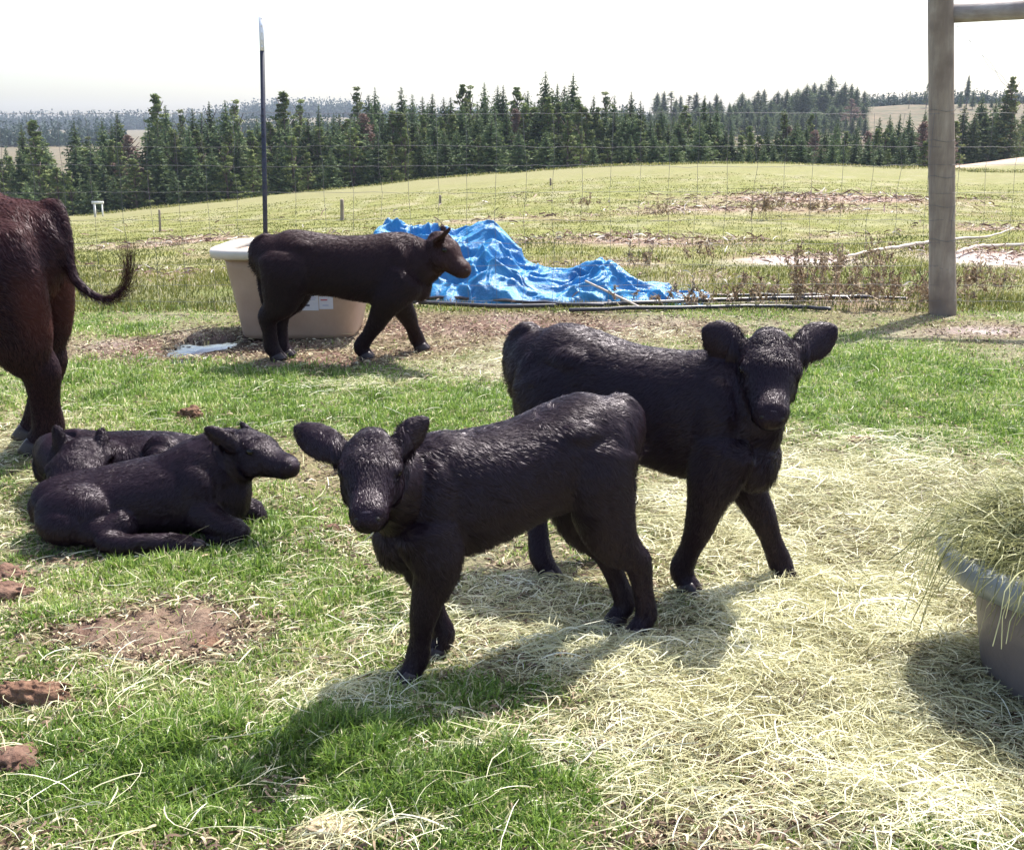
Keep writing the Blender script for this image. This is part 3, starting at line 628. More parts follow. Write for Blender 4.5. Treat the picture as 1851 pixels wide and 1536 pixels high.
def hay_mesh(P, az, L, wd, curv, arc, name, mat, rnd, seed=0, tiltz=None):
    """curved strands lying on the ground"""
    r = np.random.default_rng(seed); n = len(P); K = 6; t = np.linspace(-.5, .5, K)
    a = az[:, None] + curv[:, None] * t[None] * 2 + .07 * r.normal(size=(n, K)); st = (L / (K - 1))[:, None]
    dx = np.cumsum(np.cos(a) * st, 1); dy = np.cumsum(np.sin(a) * st, 1); dx -= dx.mean(1, keepdims=True); dy -= dy.mean(1, keepdims=True)
    zz = P[:, 2:3] + arc[:, None] * (1 - (2 * t[None]) ** 2) + (0 if tiltz is None else tiltz[:, None] * (t[None] + .5)) * L[:, None]
    C = np.stack([P[:, :1] + dx, P[:, 1:2] + dy, zz], -1)
    pr = r.normal(size=n) * .9; s = np.stack([-np.sin(a) * np.cos(pr)[:, None], np.cos(a) * np.cos(pr)[:, None], np.sin(pr)[:, None] * np.ones((1, K))], -1)
    ww = wd[:, None, None] * np.array([.55, .9, 1, 1, .85, .35])[None, :, None] * .5
    V = np.stack([C - s * ww, C + s * ww], 2).reshape(-1, 3)
    b = np.arange(n)[:, None, None] * (2 * K); q = np.arange(K - 1)[None, :, None] * 2
    Q = (b + q + np.array([[[0, 1, 3, 2]]])).reshape(-1, 4)
    return V, Q, np.repeat(rnd, 2 * K)
X, Y = scatter(230000, 2.05, 9.6, r)
g, h, d = covers(X, Y)
kp = r.random(len(X)) < np.clip(h * .95 - .03, .015, 1) * (1 - .75 * sst(.6, 1., d)); X, Y, h = X[kp], Y[kp], h[kp]; n_ = len(X)
L = (.035 + .13 * r.random(n_) ** 1.6) * (.8 + .3 * h); az = .2 + 1.5 * r.normal(size=n_) + 1.0 * vn2(X, Y, 3, 71)
zz = height(X, Y) + .004 + r.random(n_) * .035 * np.clip(h, .25, 1.1)
V, Q, rn = hay_mesh(np.stack([X, Y, zz], -1), az, L, (.0012 + .0024 * r.random(n_) ** 1.7) * (1 + .05 * Y), r.normal(size=n_) * .45, np.abs(r.normal(size=n_)) * .008, 'hay', None, np.clip(r.random(n_) * .8 + .25 * vn2(X, Y, 4, 72) + .12, 0, 1), 3, r.normal(size=n_) * .10)
X, Y = scatter(2600, 2.05, 8.5, r); n3 = len(X)
V3, Q3, R3 = hay_mesh(np.stack([X, Y, height(X, Y) + .012 + .035 * r.random(n3)], -1), .15 + 1.1 * r.normal(size=n3), .06 + .15 * r.random(n3) ** 1.6, .0013 + .0018 * r.random(n3), r.normal(size=n3) * .5, .015 * r.random(n3), '', None, .35 + .6 * r.random(n3), 33, r.normal(size=n3) * .16)
Q = np.vstack([Q, Q3 + len(V)]); V = np.vstack([V, V3]); rn = np.concatenate([rn, R3])
hay = np_mesh('loose_hay', V, Q, None, M_hay, None, False, {'rnd': rn})
tag(hay, 'pale yellow loose hay strewn over the trampled ground under and around the calves', 'hay', kind='stuff')
# crumbs of thatch and dirt clods, leaf litter
X, Y = scatter(210000, 2.05, 10., r); g, h, d = covers(X, Y)
kp = r.random(len(X)) < np.clip(.25 + .9 * d - 1.3 * np.clip(d - .75, 0, 1) - g * .2, .06, 1) * (1 - .93 * sst(.35, .8, field_of(SOIL, X, Y))); X, Y, d = X[kp], Y[kp], d[kp]; n_ = len(X)
V, Q, rn = hay_mesh(np.stack([X, Y, height(X, Y) + .003 + .01 * r.random(n_)], -1), r.random(n_) * 6.3, .015 + .035 * r.random(n_), (.002 + .004 * r.random(n_)) * (1 + .10 * Y), r.normal(size=n_), .010 * r.random(n_), '', None, np.clip(r.random(n_), 0, 1), 4, r.normal(size=n_) * .2)
M_lit = leafy('litter', [(0, (.07, .04, .03)), (.45, (.20, .13, .09)), (.75, (.40, .32, .2)), (1, (.62, .55, .38))], .1, .7, .05)
tag(np_mesh('ground_litter', V, Q, None, M_lit, None, False, {'rnd': rn}), 'brown crumbs of dead grass and trampled litter over the bare patches', 'litter', kind='stuff')
# debris strips beyond the fence
X, Y = scatter(60000, 9.9, 34, r, extra=2); s2 = field_of(STR, X, Y) + .3 * vn2(X, Y, 1.3, 40)
kp = r.random(len(X)) < np.clip(s2 * .9 - .12, 0, 1); X, Y = X[kp], Y[kp]; n_ = len(X)
V, Q, rn = hay_mesh(np.stack([X, Y, height(X, Y) + .02 + .05 * r.random(n_)], -1), r.random(n_) * 6.3, (.05 + .10 * r.random(n_)) * (Y / 14), (.008 + .012 * r.random(n_)) * (Y / 14), r.normal(size=n_) * .6, .02 * r.random(n_), '', None, np.clip(r.random(n_) ** 1.4, 0, 1), 6, r.normal(size=n_) * .3)
tag(np_mesh('field_litter', V, Q, None, leafy('debris', [(0, (.10, .05, .045)), (.5, (.24, .15, .11)), (.8, (.45, .38, .31)), (1, (.7, .65, .58))], .05, .7, .05), None, False, {'rnd': rn}), 'brown and bleached wood chips and stalks in rough rows across the field', 'litter', kind='stuff')

# ------------------------------------------------------------------ water tank
M_tank = simple('beige_plastic', (.36, .245, .18), (.47, .34, .26), 3, .5, .002, 30)
M_rim = simple('pale_plastic', (.54, .47, .40), (.64, .58, .51), 5, .4, .001, 40)
def lathe(prof, c, seg=96, ax=None):
    P = np.asarray(prof, float); th = np.linspace(0, 2 * np.pi, seg, endpoint=False)
    V = np.stack([P[:, :1] * np.cos(th), P[:, :1] * np.sin(th), P[:, 1:2] * np.ones(seg)], -1).reshape(-1, 3) + np.asarray(c)
    n = len(P); i = np.arange(n - 1)[:, None] * seg; j = np.arange(seg)[None]; j2 = (j + 1) % seg
    return V, np.stack([i + j, i + j2, i + seg + j2, i + seg + j], -1).reshape(-1, 4), []
tc = np.array([(545 - 925.5) / F * 8.75, 8.78, 0.]); zt = .0
def sq_lathe(prof, c, n=5.5, asp=.86, shift=0.03):
    V, Q, T = lathe(prof, (0, 0, 0), 144); r_ = np.hypot(V[:, 0], V[:, 1]) + 1e-9; cx, sy = V[:, 0] / r_, V[:, 1] / r_; k_ = (np.abs(cx) ** n + np.abs(sy) ** n) ** (-1 / n)
    V = np.stack([V[:, 0] * k_ + V[:, 2] * shift, V[:, 1] * k_ * asp, V[:, 2]], -1); return V + np.asarray(c), Q, T
t = empty('water_tank', tc, 'beige plastic stock tank with straight sides and a pale flat rim, behind the walking calf', 'water tank'); bpy.context.view_layer.update()
mb = MB(); mb.add(*sq_lathe([(0.02, .0), (.40, .0), (.432, .012), (.445, .05), (.49, .30), (.535, .52), (.555, .64), (.54, .645), (.52, .52), (.46, .3), (.42, .07), (.38, .04), (.02, .04)], tc)); mb.build('body', M_tank, t)
mb = MB(); mb.add(*sq_lathe([(.556, .635), (.62, .625), (.648, .64), (.652, .680), (.642, .700), (.59, .706), (.548, .70), (.540, .66), (.545, .637), (.556, .635)], tc)); mb.build('rim', M_rim, t)
mb = MB(); mb.add(*sq_lathe([(.01, .60), (.52, .60)], tc)); mb.build('water', simple('dark_water', (.02, .025, .03), rough=.04), t)
# sticker, bent round the wall
def sticker(a0, a1, z0, z1, off, name, mat, parent, na=10):
    V = []
    for zz_ in np.linspace(z0, z1, 4):
        rr_ = np.interp(zz_, [.05, .3, .52, .64], [.445, .49, .535, .555])
        for a in np.linspace(a0, a1, na): u_ = min(.97, abs(a) / rr_); V.append(tc + np.array([a + zz_ * .03, -(rr_ * (1 - u_ ** 5.5) ** (1 / 5.5) * .86 + off), zz_]))
    Q = [(i * na + j, i * na + j + 1, (i + 1) * na + j + 1, (i + 1) * na + j) for i in range(3) for j in range(na - 1)]
    return np_mesh(name, np.array(V), Q, None, mat, parent, True)
def aof(px): return (px - 925.5) / F * 8.45 - tc[0]
W_ = simple('sticker_white', (.62, .64, .74), (.70, .71, .78), 20, .35); Dk = simple('sticker_ink', (.05, .07, .15), rough=.4); Rd = simple('sticker_red', (.45, .08, .12), rough=.4); Bl = simple('sticker_blue', (.30, .36, .60), rough=.4)
st1 = sticker(aof(536), aof(576), .235, .385, .003, 'sticker', W_, t); st2 = sticker(aof(577), aof(602), .245, .345, .003, 'sticker', W_, t)
st1['label'] = 'large white sticker with dark heading'; st2['label'] = 'small white sticker with red mark'
sticker(aof(542), aof(552), .345, .360, .005, 'print', Dk, st1); sticker(aof(555), aof(569), .345, .360, .005, 'print', Dk, st1)
sticker(aof(552), aof(560), .268, .282, .005, 'print', Dk, st1); sticker(aof(540), aof(551), .255, .275, .005, 'print', Bl, st1); sticker(aof(541), aof(572), .330, .334, .005, 'print', Bl, st1); sticker(aof(543), aof(570), .318, .321, .005, 'print', Bl, st1)
sticker(aof(580), aof(592), .312, .322, .005, 'print', Rd, st2); sticker(aof(583), aof(594), .272, .278, .005, 'print', Bl, st2)

# puddle beside the tank
def patch(name, pts, z, mat, kind='structure', jit=.02, seed=0):
    r = np.random.default_rng(seed); C = catmull(np.array([[*gp(*q)[:2], 0] for q in pts + pts[:1]]), 6)[:-1]; C[:, :2] += r.normal(size=(len(C), 2)) * jit
    c = C.mean(0); n = len(C); V = np.vstack([C, c]); V[:, 2] = z; T = [(i, (i + 1) % n, n) for i in range(n)]
    V2 = V.copy(); V2[:, 2] -= .01; T2 = [(b_ + n + 1, a_ + n + 1, c_ + n + 1) for a_, b_, c_ in T]
    o = np_mesh(name, np.vstack([V, V2]), [(i + n + 1, (i + 1) % n + n + 1, (i + 1) % n, i) for i in range(n)], T + T2, mat); return tag(o, kind=kind)
M_wat, n, p, o = mat_new('puddle_water'); p.inputs['Base Color'].default_value = (.05, .04, .035, 1); p.inputs['Roughness'].default_value = .05; p.inputs['Specular IOR Level'].default_value = 1.; p.inputs['IOR'].default_value = 1.7
co = N(n, 'ShaderNodeTexCoord').outputs['Object']; bump(n, p, noise(n, 14, 3, .5, co).outputs[0], .01, .5)
patch('puddle', [(292, 640), (300, 612), (360, 600), (440, 604), (456, 622), (430, 640), (360, 655), (310, 655)], -.004, M_wat, jit=.0)

# ------------------------------------------------------------------ blue tarp
nx_, ny_ = 420, 260
x0, x1, y0, y1 = -1.75, 2.25, 9.98, 12.7
gx, gy = np.meshgrid(np.linspace(x0, x1, nx_), np.linspace(y0, y1, ny_), indexing='ij')
pxs = 925.5 + gx * F / (gy * .968 + .3)
sil_x = [640, 680, 700, 722, 750, 775, 800, 840, 858, 875, 892, 912, 938, 975, 1010, 1035, 1060, 1085, 1100, 1122, 1145, 1165, 1200, 1235, 1275]
sil_y = [520, 412, 398, 392, 402, 398, 412, 418, 406, 400, 408, 436, 466, 476, 484, 484, 474, 468, 468, 486, 508, 512, 518, 534, 552]
Yr = np.interp(gx, [-1.7, -.5, 0, .6, 1.8], [11.6, 11.5, 11.2, 10.9, 10.6])
crest = np.zeros_like(gx)
for i in range(nx_):
    yr = Yr[i, 0]; pp = 925.5 + gx[i, 0] * F / (yr * .968 + .28); crest[i] = max(0, float(zat(np.interp(pp, sil_x, sil_y), yr)))
cs = np.apply_along_axis(lambda q: np.convolve(np.pad(q, 7, 'edge'), np.ones(15) / 15, 'valid'), 0, crest); crest = np.maximum(cs - .055, .0)
fr = np.interp(gx, [-1.7, -.8, -.5, .0, .8, 1.3, 1.8, 2.2], [10.6, 10.5, 10.32, 10.22, 10.25, 10.30, 10.22, 10.3]); bk = Yr + .55 + crest * .9
tf = np.clip((gy - fr) / (Yr - fr), 0, 1); tb = np.clip((bk - gy) / (bk - Yr), 0, 1)
env = np.where(gy < Yr, tf ** .62, tb ** .7)
wx = gx + .22 * vn2(gx, gy, 1.6, 80) + .07 * vn2(gx, gy, 5, 81); wy = gy + .22 * vn2(gx, gy, 1.7, 82) + .07 * vn2(gx, gy, 5, 83)
def rid(a, b, f, s): return 1 - 2 * np.abs(vn2(a, b, f, s))
fa = wx * .93 + wy * .37; fb = wy * .93 - wx * .37; fa2 = wx * .8 - wy * .6; fb2 = wy * .8 + wx * .6
fold = .55 * rid(fa * .9, fb * 2.6, 2.0, 84) + .45 * rid(fa2 * 1.0, fb2 * 2.8, 2.9, 85) + .12 * rid(fa * 1.5, fb * 3, 5.2, 86) + .06 * rid(wx, wy * 1.5, 16, 87) - .10
zt_ = crest * env + (.070 + .10 * crest) * fold * np.clip(env * 2.5, 0, 1) + .01
zt_ = np.where((gy > fr - .02) & (gy < bk + .02), zt_, -1)
gx2 = gx + .05 * vn2(gx, gy, 6, 90) + .05 * fold * .5; gy2 = gy + .05 * vn2(gx, gy, 6, 91) - .05 * np.clip(fold, 0, 1)
edge = (pxs < 1278) & (gx > -1.55) & (zt_ > -.5)
zgd = height(gx2, gy2)
V = np.stack([gx2, gy2, zgd + np.maximum(zt_, .006)], -1).reshape(-1, 3); idx = np.arange(nx_ * ny_).reshape(nx_, ny_)
Q = np.stack([idx[:-1, :-1], idx[1:, :-1], idx[1:, 1:], idx[:-1, 1:]], -1)
ok = (edge[:-1, :-1] & edge[1:, :-1] & edge[1:, 1:] & edge[:-1, 1:]); Q = Q[ok]
used, inv = np.unique(Q, return_inverse=True); V = V[used]; Q = inv.reshape(-1, 4)
mt, n, p, o = mat_new('blue_tarp'); p.inputs['Roughness'].default_value = .33; p.inputs['Specular IOR Level'].default_value = .6
co = N(n, 'ShaderNodeTexCoord').outputs['Object']; nn = noise(n, 4, 5, .6, co).outputs[0]
n.links.new(ramp(n, nn, [(.3, (.010, .13, .33)), (.55, (.018, .22, .48)), (.75, (.08, .34, .58))]), p.inputs['Base Color']); bump(n, p, noise(n, 22, 5, .65, co).outputs[0], .025, .8)
tarp = np_mesh('tarp', V, Q, None, mt, None, True); sd = tarp.modifiers.new('s', 'SOLIDIFY'); sd.thickness = .003
tag(tarp, 'crumpled bright blue tarp heaped on the ground beyond the fence, right of the tank', 'tarp')

# ------------------------------------------------------------------ fence line
FY = 9.62
M_wire = simple('galvanised_wire', (.10, .095, .10), (.18, .175, .18), 30, .6, metal=.1)
M_post = simple('dark_painted_steel', (.020, .022, .040), (.045, .045, .07), 8, .45, .001, 60)
M_white = simple('white_painted_tip', (.80, .80, .86), (.86, .86, .9), 20, .4)
top = wp(471.5, 31, FY - .02); bot = wp(481, 560, FY - .02); bot[2] = -.1
ax = nrm(top - bot)
sp = empty('steel_post', (bot[0], bot[1], 0), 'thin dark steel T-post with a white painted top, rising behind the water tank', 'fence post'); bpy.context.view_layer.update()
def tpost(a, b, mb):
    c = (a + b) / 2; L = np.linalg.norm(b - a) / 2; z_ = nrm(b - a); x_ = nrm(np.cross([0, 1, 0], z_)); y_ = np.cross(z_, x_)
    mb.add(*box(c, .019, .0035, L, (x_, y_, z_))); mb.add(*box(c + y_ * .019, .0045, .015, L, (x_, y_, z_)))
brk = wp(474, 92, FY - .02); mb = MB(); tpost(bot, brk, mb)
for q in np.arange(.25, 1.9, .055): mb.add(*box(bot + ax * q + np.array([0, -.006, 0]), .006, .003, .008))
mb.build('shaft', M_post, sp, False)
mb = MB(); tpost(brk, top, mb)
for q in np.arange(.03, .26, .055): mb.add(*box(brk + ax * q + np.array([0, -.006, 0]), .006, .003, .008))
mb.build('white_tip', M_white, sp, False)
# wooden brace
def wood_mat(name, c1, c2, c3, stretch):
    m, n, p, o = mat_new(name); co = N(n, 'ShaderNodeTexCoord').outputs['Object']; mp = N(n, 'ShaderNodeMapping'); mp.inputs['Scale'].default_value = stretch; n.links.new(co, mp.inputs[0])
    a = noise(n, 10, 8, .7, mp.outputs[0]).outputs[0]; b = noise(n, 3.5, 4, .5, co).outputs[0]
    n.links.new(mixc(n, ramp(n, b, [(.45, (0, 0, 0)), (.65, (1, 1, 1))]), ramp(n, a, [(.3, c1), (.52, c2), (.72, c3)]), c1), p.inputs['Base Color'])
    p.inputs['Roughness'].default_value = .85; bump(n, p, a, .012); return m
M_wood = wood_mat('weathered_post_wood', (.20, .15, .12), (.33, .265, .21), (.46, .385, .32), (1, 1, .12))
M_rail = wood_mat('weathered_rail_wood', (.20, .16, .15), (.34, .30, .28), (.48, .44, .42), (.12, 1, 1))
pb = wp(1706, 567, 9.72); pb[2] = -.1; ptop = wp(1700, -60, 9.72)
wpst = empty('wooden_brace', (pb[0], pb[1], 0), 'thick weathered round wooden post with a horizontal rail at its top, right side', 'fence post'); bpy.context.view_layer.update()
mb = MB(); C = [pb + (ptop - pb) * q for q in np.linspace(0, 1, 9)]; C = np.array(C); rr = np.linspace(.115, .098, 9) * (1 + .02 * np.sin(np.arange(9) * 2.1)); rr[-2] = .103
mb.add(*loft(np.column_stack([C, rr, rr]), (1, 0, 0), k=3, seg=26)); mb.build('post', M_wood, wpst)
ra = wp(1690, 26, 9.72); rb = ra + np.array([2.9, -.15, .10]); ra2 = wp(1716, 25, 9.72); rb = wp(1851, 18.5, 9.62); rb = ra2 + (rb - ra2) * 4.2
mb = MB(); P = np.array([ra2 + (rb - ra2) * q for q in np.linspace(0, 1, 7)]); mb.add(*loft(np.column_stack([P, np.linspace(.066, .062, 7), np.linspace(.076, .066, 7)]), (0, 1, 0), k=2, seg=20)); mb.build('rail', M_rail, wpst)
# second post of the brace, outside the picture to the right
mb = MB(); q2 = rb.copy(); q2[2] = -.1; C = np.array([q2 + (np.array([rb[0], rb[1], rb[2] + .3]) - q2) * q for q in np.linspace(0, 1, 6)]); mb.add(*loft(np.column_stack([C, np.full(6, .11), np.full(6, .11)]), (1, 0, 0), k=2, seg=20)); mb.build('post', M_wood, wpst)
mb = MB()
a = wp(1728, 45, 9.66); b = np.array([rb[0] - .08, 9.62, .1]); Lw_ = np.linspace(0, 1, 60)
for ph in (0, math.pi):
    P = a + (b - a) * Lw_[:, None]; P[:, 2] += .022 * np.sin(Lw_ * 60 + ph) ; P[:, 1] += .012 * np.cos(Lw_ * 60 + ph); mb.add(*tube(P, .0018, 5, 1))
mb.build('brace_wire', M_wire, wpst)
for zz_ in (.18, .42, .66, .95, 1.2, 1.5, 1.75):
    mb = MB(); mb.add(*tube([pb + (ptop - pb) * ((zz_ + .1) / 3) + np.array([.113 * math.cos(q), -.113 * math.sin(q), .01 * math.sin(3 * q)]) for q in np.linspace(-.3, 3.4, 9)], .002, 5, 1)); mb.build('wire_wrap', M_wire, wpst)

fe = empty('wire_fence', (0, FY, 0), 'thin woven wire fence running across the picture between pen and field', 'fence'); bpy.context.view_layer.update()
def fz(px): return float(zat(px, FY))
lv = [fz(q) for q in (571, 545, 515, 480, 440, 398, 348, 300, 265, 205)]
r = np.random.default_rng(8)
def ribbon_wires(list_of, rad):
    mb = MB()
    for P in list_of: mb.add(*tube(P, rad, 4, 1))
    return mb
Xs = np.linspace(-7, 8, 130); L_ = []
for i, z in enumerate(lv):
    P = np.stack([Xs, FY + 0 * Xs + .01 * np.sin(Xs * 3 + i), z + .006 * np.sin(Xs * 1.7 + i * 2) + .004 * r.normal(size=len(Xs))], -1); L_.append(P)
ribbon_wires(L_, .0007).build('horizontal_wires', M_wire, fe, False)
L_ = []
for X_ in np.arange(-7, 8, .245):
    zs = np.array(lv); L_.append(np.stack([X_ + .008 * r.normal(size=len(zs)) + 0 * zs, FY - .003 + 0 * zs, zs], -1))
ribbon_wires(L_, .0005).build('vertical_wires', M_wire, fe, False)
# ------------------------------------------------------------------ pipes, sticks, branches
M_pipe = simple('black_poly_pipe', (.022, .020, .026), (.05, .045, .055), 10, .35)
def on_ground(pts, lift, name, mat, rad, label, cat, group=None, seed=0, k=5, seg=8):
    P = []
    for (px, py) in pts: q = gp(px, py); q[2] = zg(q[0], q[1]) + lift; P.append(q)
    P = catmull(np.array(P), k); r = np.random.default_rng(seed); P[:, 2] += np.abs(r.normal(size=len(P))) * lift * .15
    rad = np.interp(np.linspace(0, 1, len(P)), np.linspace(0, 1, len(np.atleast_1d(rad))), np.atleast_1d(rad)); mb = MB(); mb.add(*tube(P, rad, seg, 1)); return tag(mb.build(name, mat), label, cat, group)
GP_ = 'black pipes along the fence'
on_ground([(740, 553), (900, 560), (1100, 556), (1300, 549), (1450, 546), (1570, 545)], .035, 'pipe', M_pipe, [.020], 'long black pipe, upper one of those lying from the tarp to the brown weeds', 'pipe', GP_, 1)
on_ground([(1030, 566), (1200, 563), (1350, 560), (1440, 561), (1500, 566)], .03, 'pipe', M_pipe, [.018], 'black pipe nearest the camera, lying under the right end of the tarp', 'pipe', GP_, 2)
on_ground([(1200, 541), (1350, 539), (1500, 541), (1640, 545)], .03, 'pipe', M_pipe, [.015], 'short thin black pipe lying farthest from the camera, ending near the wooden post', 'pipe', GP_, 3)
on_ground([(760, 546), (850, 549), (960, 556), (1090, 563)], .045, 'pipe', M_pipe, [.016], 'black pipe partly under the front edge of the blue tarp', 'pipe', GP_, 4)
M_stick = simple('bleached_stick', (.42, .34, .27), (.62, .54, .46), 12, .8, .003, 50)
def raised(pts, name, mat, rad, label, cat, group=None):
    P = catmull(np.array([wp(*q) for q in pts]), 4); rad = np.interp(np.linspace(0, 1, len(P)), np.linspace(0, 1, len(rad)), rad); mb = MB(); mb.add(*tube(P, rad, 7, 1)); return tag(mb.build(name, mat), label, cat, group)
raised([(1058, 508, 10.38), (1110, 533, 10.2), (1150, 552, 10.0), (1192, 573, 9.7)], 'stick', M_stick, [.010, .012, .010, .008], 'long pale straight stick leaning on the right part of the blue tarp', 'stick')
on_ground([(752, 556), (768, 548), (782, 541)], .03, 'twig', M_stick, [.008, .005], 'short pale twig slanting up left of the tarp\'s front edge', 'stick')
on_ground([(745, 546), (800, 545), (860, 549)], .05, 'twig', M_stick, [.008, .006], 'thin pale twig lying level under the walking calf\'s chest', 'stick')
on_ground([(1525, 475), (1570, 464), (1620, 456), (1680, 446), (1740, 434), (1790, 430), (1832, 417)], .06, 'branch', M_stick, [.015, .022, .026, .024, .018, .010], 'long bleached branch on the field, running behind the wooden post', 'branch', None, 5)
on_ground([(1730, 466), (1762, 455), (1800, 450), (1851, 446), (1920, 444)], .06, 'branch', M_stick, [.022, .026, .024, .022], 'bleached branch lying right of the wooden post, nearer one', 'branch', None, 6)

# ------------------------------------------------------------------ small things on the field
def stump(px, y0_, y1_, Y, wd, label, cat='post', mat=None, name='field_post'):
    b = wp(px, y1_, Y); b[2] = zg(b[0], b[1]) - .05; t_ = wp(px, y0_, Y); t_[2] = max(t_[2], b[2] + .3); mb = MB()
    mb.add(*loft(np.array([np.r_[b, wd, wd], np.r_[(b + t_) / 2, wd * .95, wd * .95], np.r_[t_, wd * .9, wd * .9]]), (1, 0, 0), k=2, seg=10)); return tag(mb.build(name, mat or M_wood), label, cat)
stump(618, 362, 386, 28, .05, 'short dark post on the field straight above the walking calf\'s back')
stump(796, 362, 380, 33, .035, 'short thin post on the field above the blue tarp\'s left peak')
stump(288, 380, 400, 26, .03, 'small stake on the field between the cow and the steel post')
stump(995, 352, 364, 42, .04, 'tiny distant stake beside the bright green patch of field')
b = wp(176, 396, 62); b[2] = zg(b[0], b[1]); sg = empty('field_marker', b, 'small white marker frame at the far edge of the field right of the cow', 'marker'); bpy.context.view_layer.update()
M_mk = simple('marker_white', (.7, .68, .66), (.8, .78, .74), 3, .6)
mb = MB(); mb.add(*box(b + np.array([-.10, 0, .35]), .05, .04, .45)); mb.add(*box(b + np.array([.32, 0, .35]), .03, .04, .45)); mb.build('post', M_mk, sg, False)
mb = MB(); mb.add(*box(b + np.array([.10, -.01, .83]), .32, .045, .07)); mb.build('crossbar', M_mk, sg, False)
def clod(px, py, rx, ry, rz, label, name, mat, seed, cat, zoff=0):
    rx *= .85; ry *= .85; rz *= .9
    c = gp(px, py); c[2] = zg(c[0], c[1]) + rz * .35 + zoff; V, Q, T = ellipsoid(c, (rx, 0, 0), (0, ry, 0), (0, 0, rz), 90, 50)
    d = V - c; a = vn(V, 14, seed) * .45 + vn(V, 36, seed + 1) * .35 + vn(V, 90, seed + 2) * .22; V = c + d * (1 + a)[:, None]
    return tag(np_mesh(name, V, Q, T, mat, None, True), label, cat)
M_dung = simple('dried_dung', (.07, .035, .025), (.25, .15, .10), 26, .95, .012, 60, .1); M_clod = simple('earth_clod', (.09, .05, .038), (.24, .15, .11), 22, .95, .012, 60, .1)
clod(55, 1262, .13, .05, .045, 'dark split dung lump at the left edge under long straws', 'dung_lump', M_dung, 3, 'dung')
clod(15, 1040, .10, .045, .03, 'reddish dung lump at the left edge, upper of the two below the lying calf', 'dung_lump', M_clod, 13, 'dung')
clod(15, 1072, .10, .05, .03, 'reddish dung lump at the left edge, lower of the two below the lying calf', 'dung_lump', M_clod, 23, 'dung')
clod(232, 1292, .045, .03, .018, 'small pale brown lump in the grass below the bare dirt patch', 'dung_lump', M_clod, 33, 'dung')
clod(348, 753, .085, .06, .04, 'dark brown dung pile in green grass above the lying calf\'s ear', 'dung_pile', M_dung, 43, 'dung')
clod(1555, 797, .07, .05, .03, 'small dark dung pile right of the facing calf\'s chest', 'dung_pile', M_dung, 53, 'dung')
clod(20, 1385, .08, .07, .025, 'brown earth clod in the bottom left corner', 'earth_clod', M_clod, 63, 'clod')
clod(602, 1512, .10, .05, .03, 'tan dried clump at the bottom edge among green grass', 'earth_clod', simple('tan_clump', (.33, .24, .15), (.55, .45, .32), 30, .95, .01, 70, .1), 73, 'clod')
clod(378, 1172, .05, .04, .02, 'dark crumbly clod at the right rim of the bare dirt patch', 'earth_clod', M_dung, 83, 'clod')
clod(598, 962, .05, .035, .018, 'small reddish clod left of the small calf\'s chest', 'earth_clod', M_clod, 93, 'clod')
# straw in the calf's mouth
a = HA['muz'] + HA['f'] * .0 - HA['u'] * .07 + HA['s'] * .012; mb = MB(); mb.add(*tube([a - HA['f'] * .03 + HA['s'] * .02, a + HA['s'] * 0 + np.array([0, -.01, -.01]), a + np.array([-.02, -.015, -.03])], [.0015, .002, .0012], 5))
tag(mb.build('hay_stem', simple('stem', (.6, .55, .4), rough=.6)), 'single pale hay stem hanging from the small calf\'s mouth', 'hay stem')

# ------------------------------------------------------------------ dry weeds along the fence
M_weed = leafy('dry_weed', [(0, (.14, .09, .06)), (.5, (.30, .215, .14)), (1, (.50, .40, .27))], .15, .8, .05)
def weed(px, Y, H, w_, seed, dens=1.):
    r = np.random.default_rng(seed); X0 = (px - 925.5) / F * (Y * .968 + .37); z0 = zg(X0, Y); mbV = []; mbQ = []; mbR = []; nv = 0
    Vs = []; 
    for i in range(int(9 * dens) + 2):
        b = np.array([X0 + r.normal() * w_ * .4, Y + r.normal() * w_ * .4, z0]); a = r.random() * 6.28; hh = H * (.5 + .55 * r.random()); tip = b + np.array([math.cos(a) * w_ * .4, math.sin(a) * w_ * .4, hh])
        C = catmull(np.array([b, (b + tip) / 2 + r.normal(size=3) * .02, tip]), 4); Vs.append((C, .003))
        for j in range(int(5 + 8 * r.random())):
            t_ = .35 + .65 * r.random(); p0 = b + (tip - b) * t_; a2 = r.random() * 6.28; l = H * .16 * (1.25 - t_); p1 = p0 + np.array([math.cos(a2) * l, math.sin(a2) * l, l * (.4 + .8 * r.random())]); Vs.append((np.array([p0, p1]), .0022))
            for q in range(4): Vs.append((np.array([p0 + (p1 - p0) * r.random(), p0 + (p1 - p0) * r.random() + r.normal(size=3) * .018]), .006))
    V = []; Qq = []; rn = []; 
    for C, wd in Vs:
        s = nrm(np.cross(C[-1] - C[0], r.normal(size=3))) * wd; b0 = len(V); cr = r.random()
        for c in C: V += [c - s, c + s]; rn += [cr, cr]
        for i in range(len(C) - 1): Qq.append((b0 + 2 * i, b0 + 2 * i + 1, b0 + 2 * i + 3, b0 + 2 * i + 2))
    return np_mesh('dry_weed', np.array(V), Qq, None, M_weed, None, False, {'rnd': np.array(rn)})
def wl(o, l): return tag(o, l, 'weed', 'dry brown weeds along the fence')
wl(weed(1437, 10.2, .62, .10, 1, .35), 'tallest single reddish dry stalk, standing above the facing calf\'s forehead')
k_ = 0
ORD_ = ['zeroth', 'first', 'second', 'third', 'fourth', 'fifth', 'sixth', 'seventh', 'eighth', 'ninth', 'tenth', 'eleventh', 'twelfth', 'thirteenth', 'fourteenth', 'fifteenth', 'sixteenth', 'seventeenth', 'eighteenth', 'nineteenth', 'twentieth', 'twenty-first', 'twenty-second']
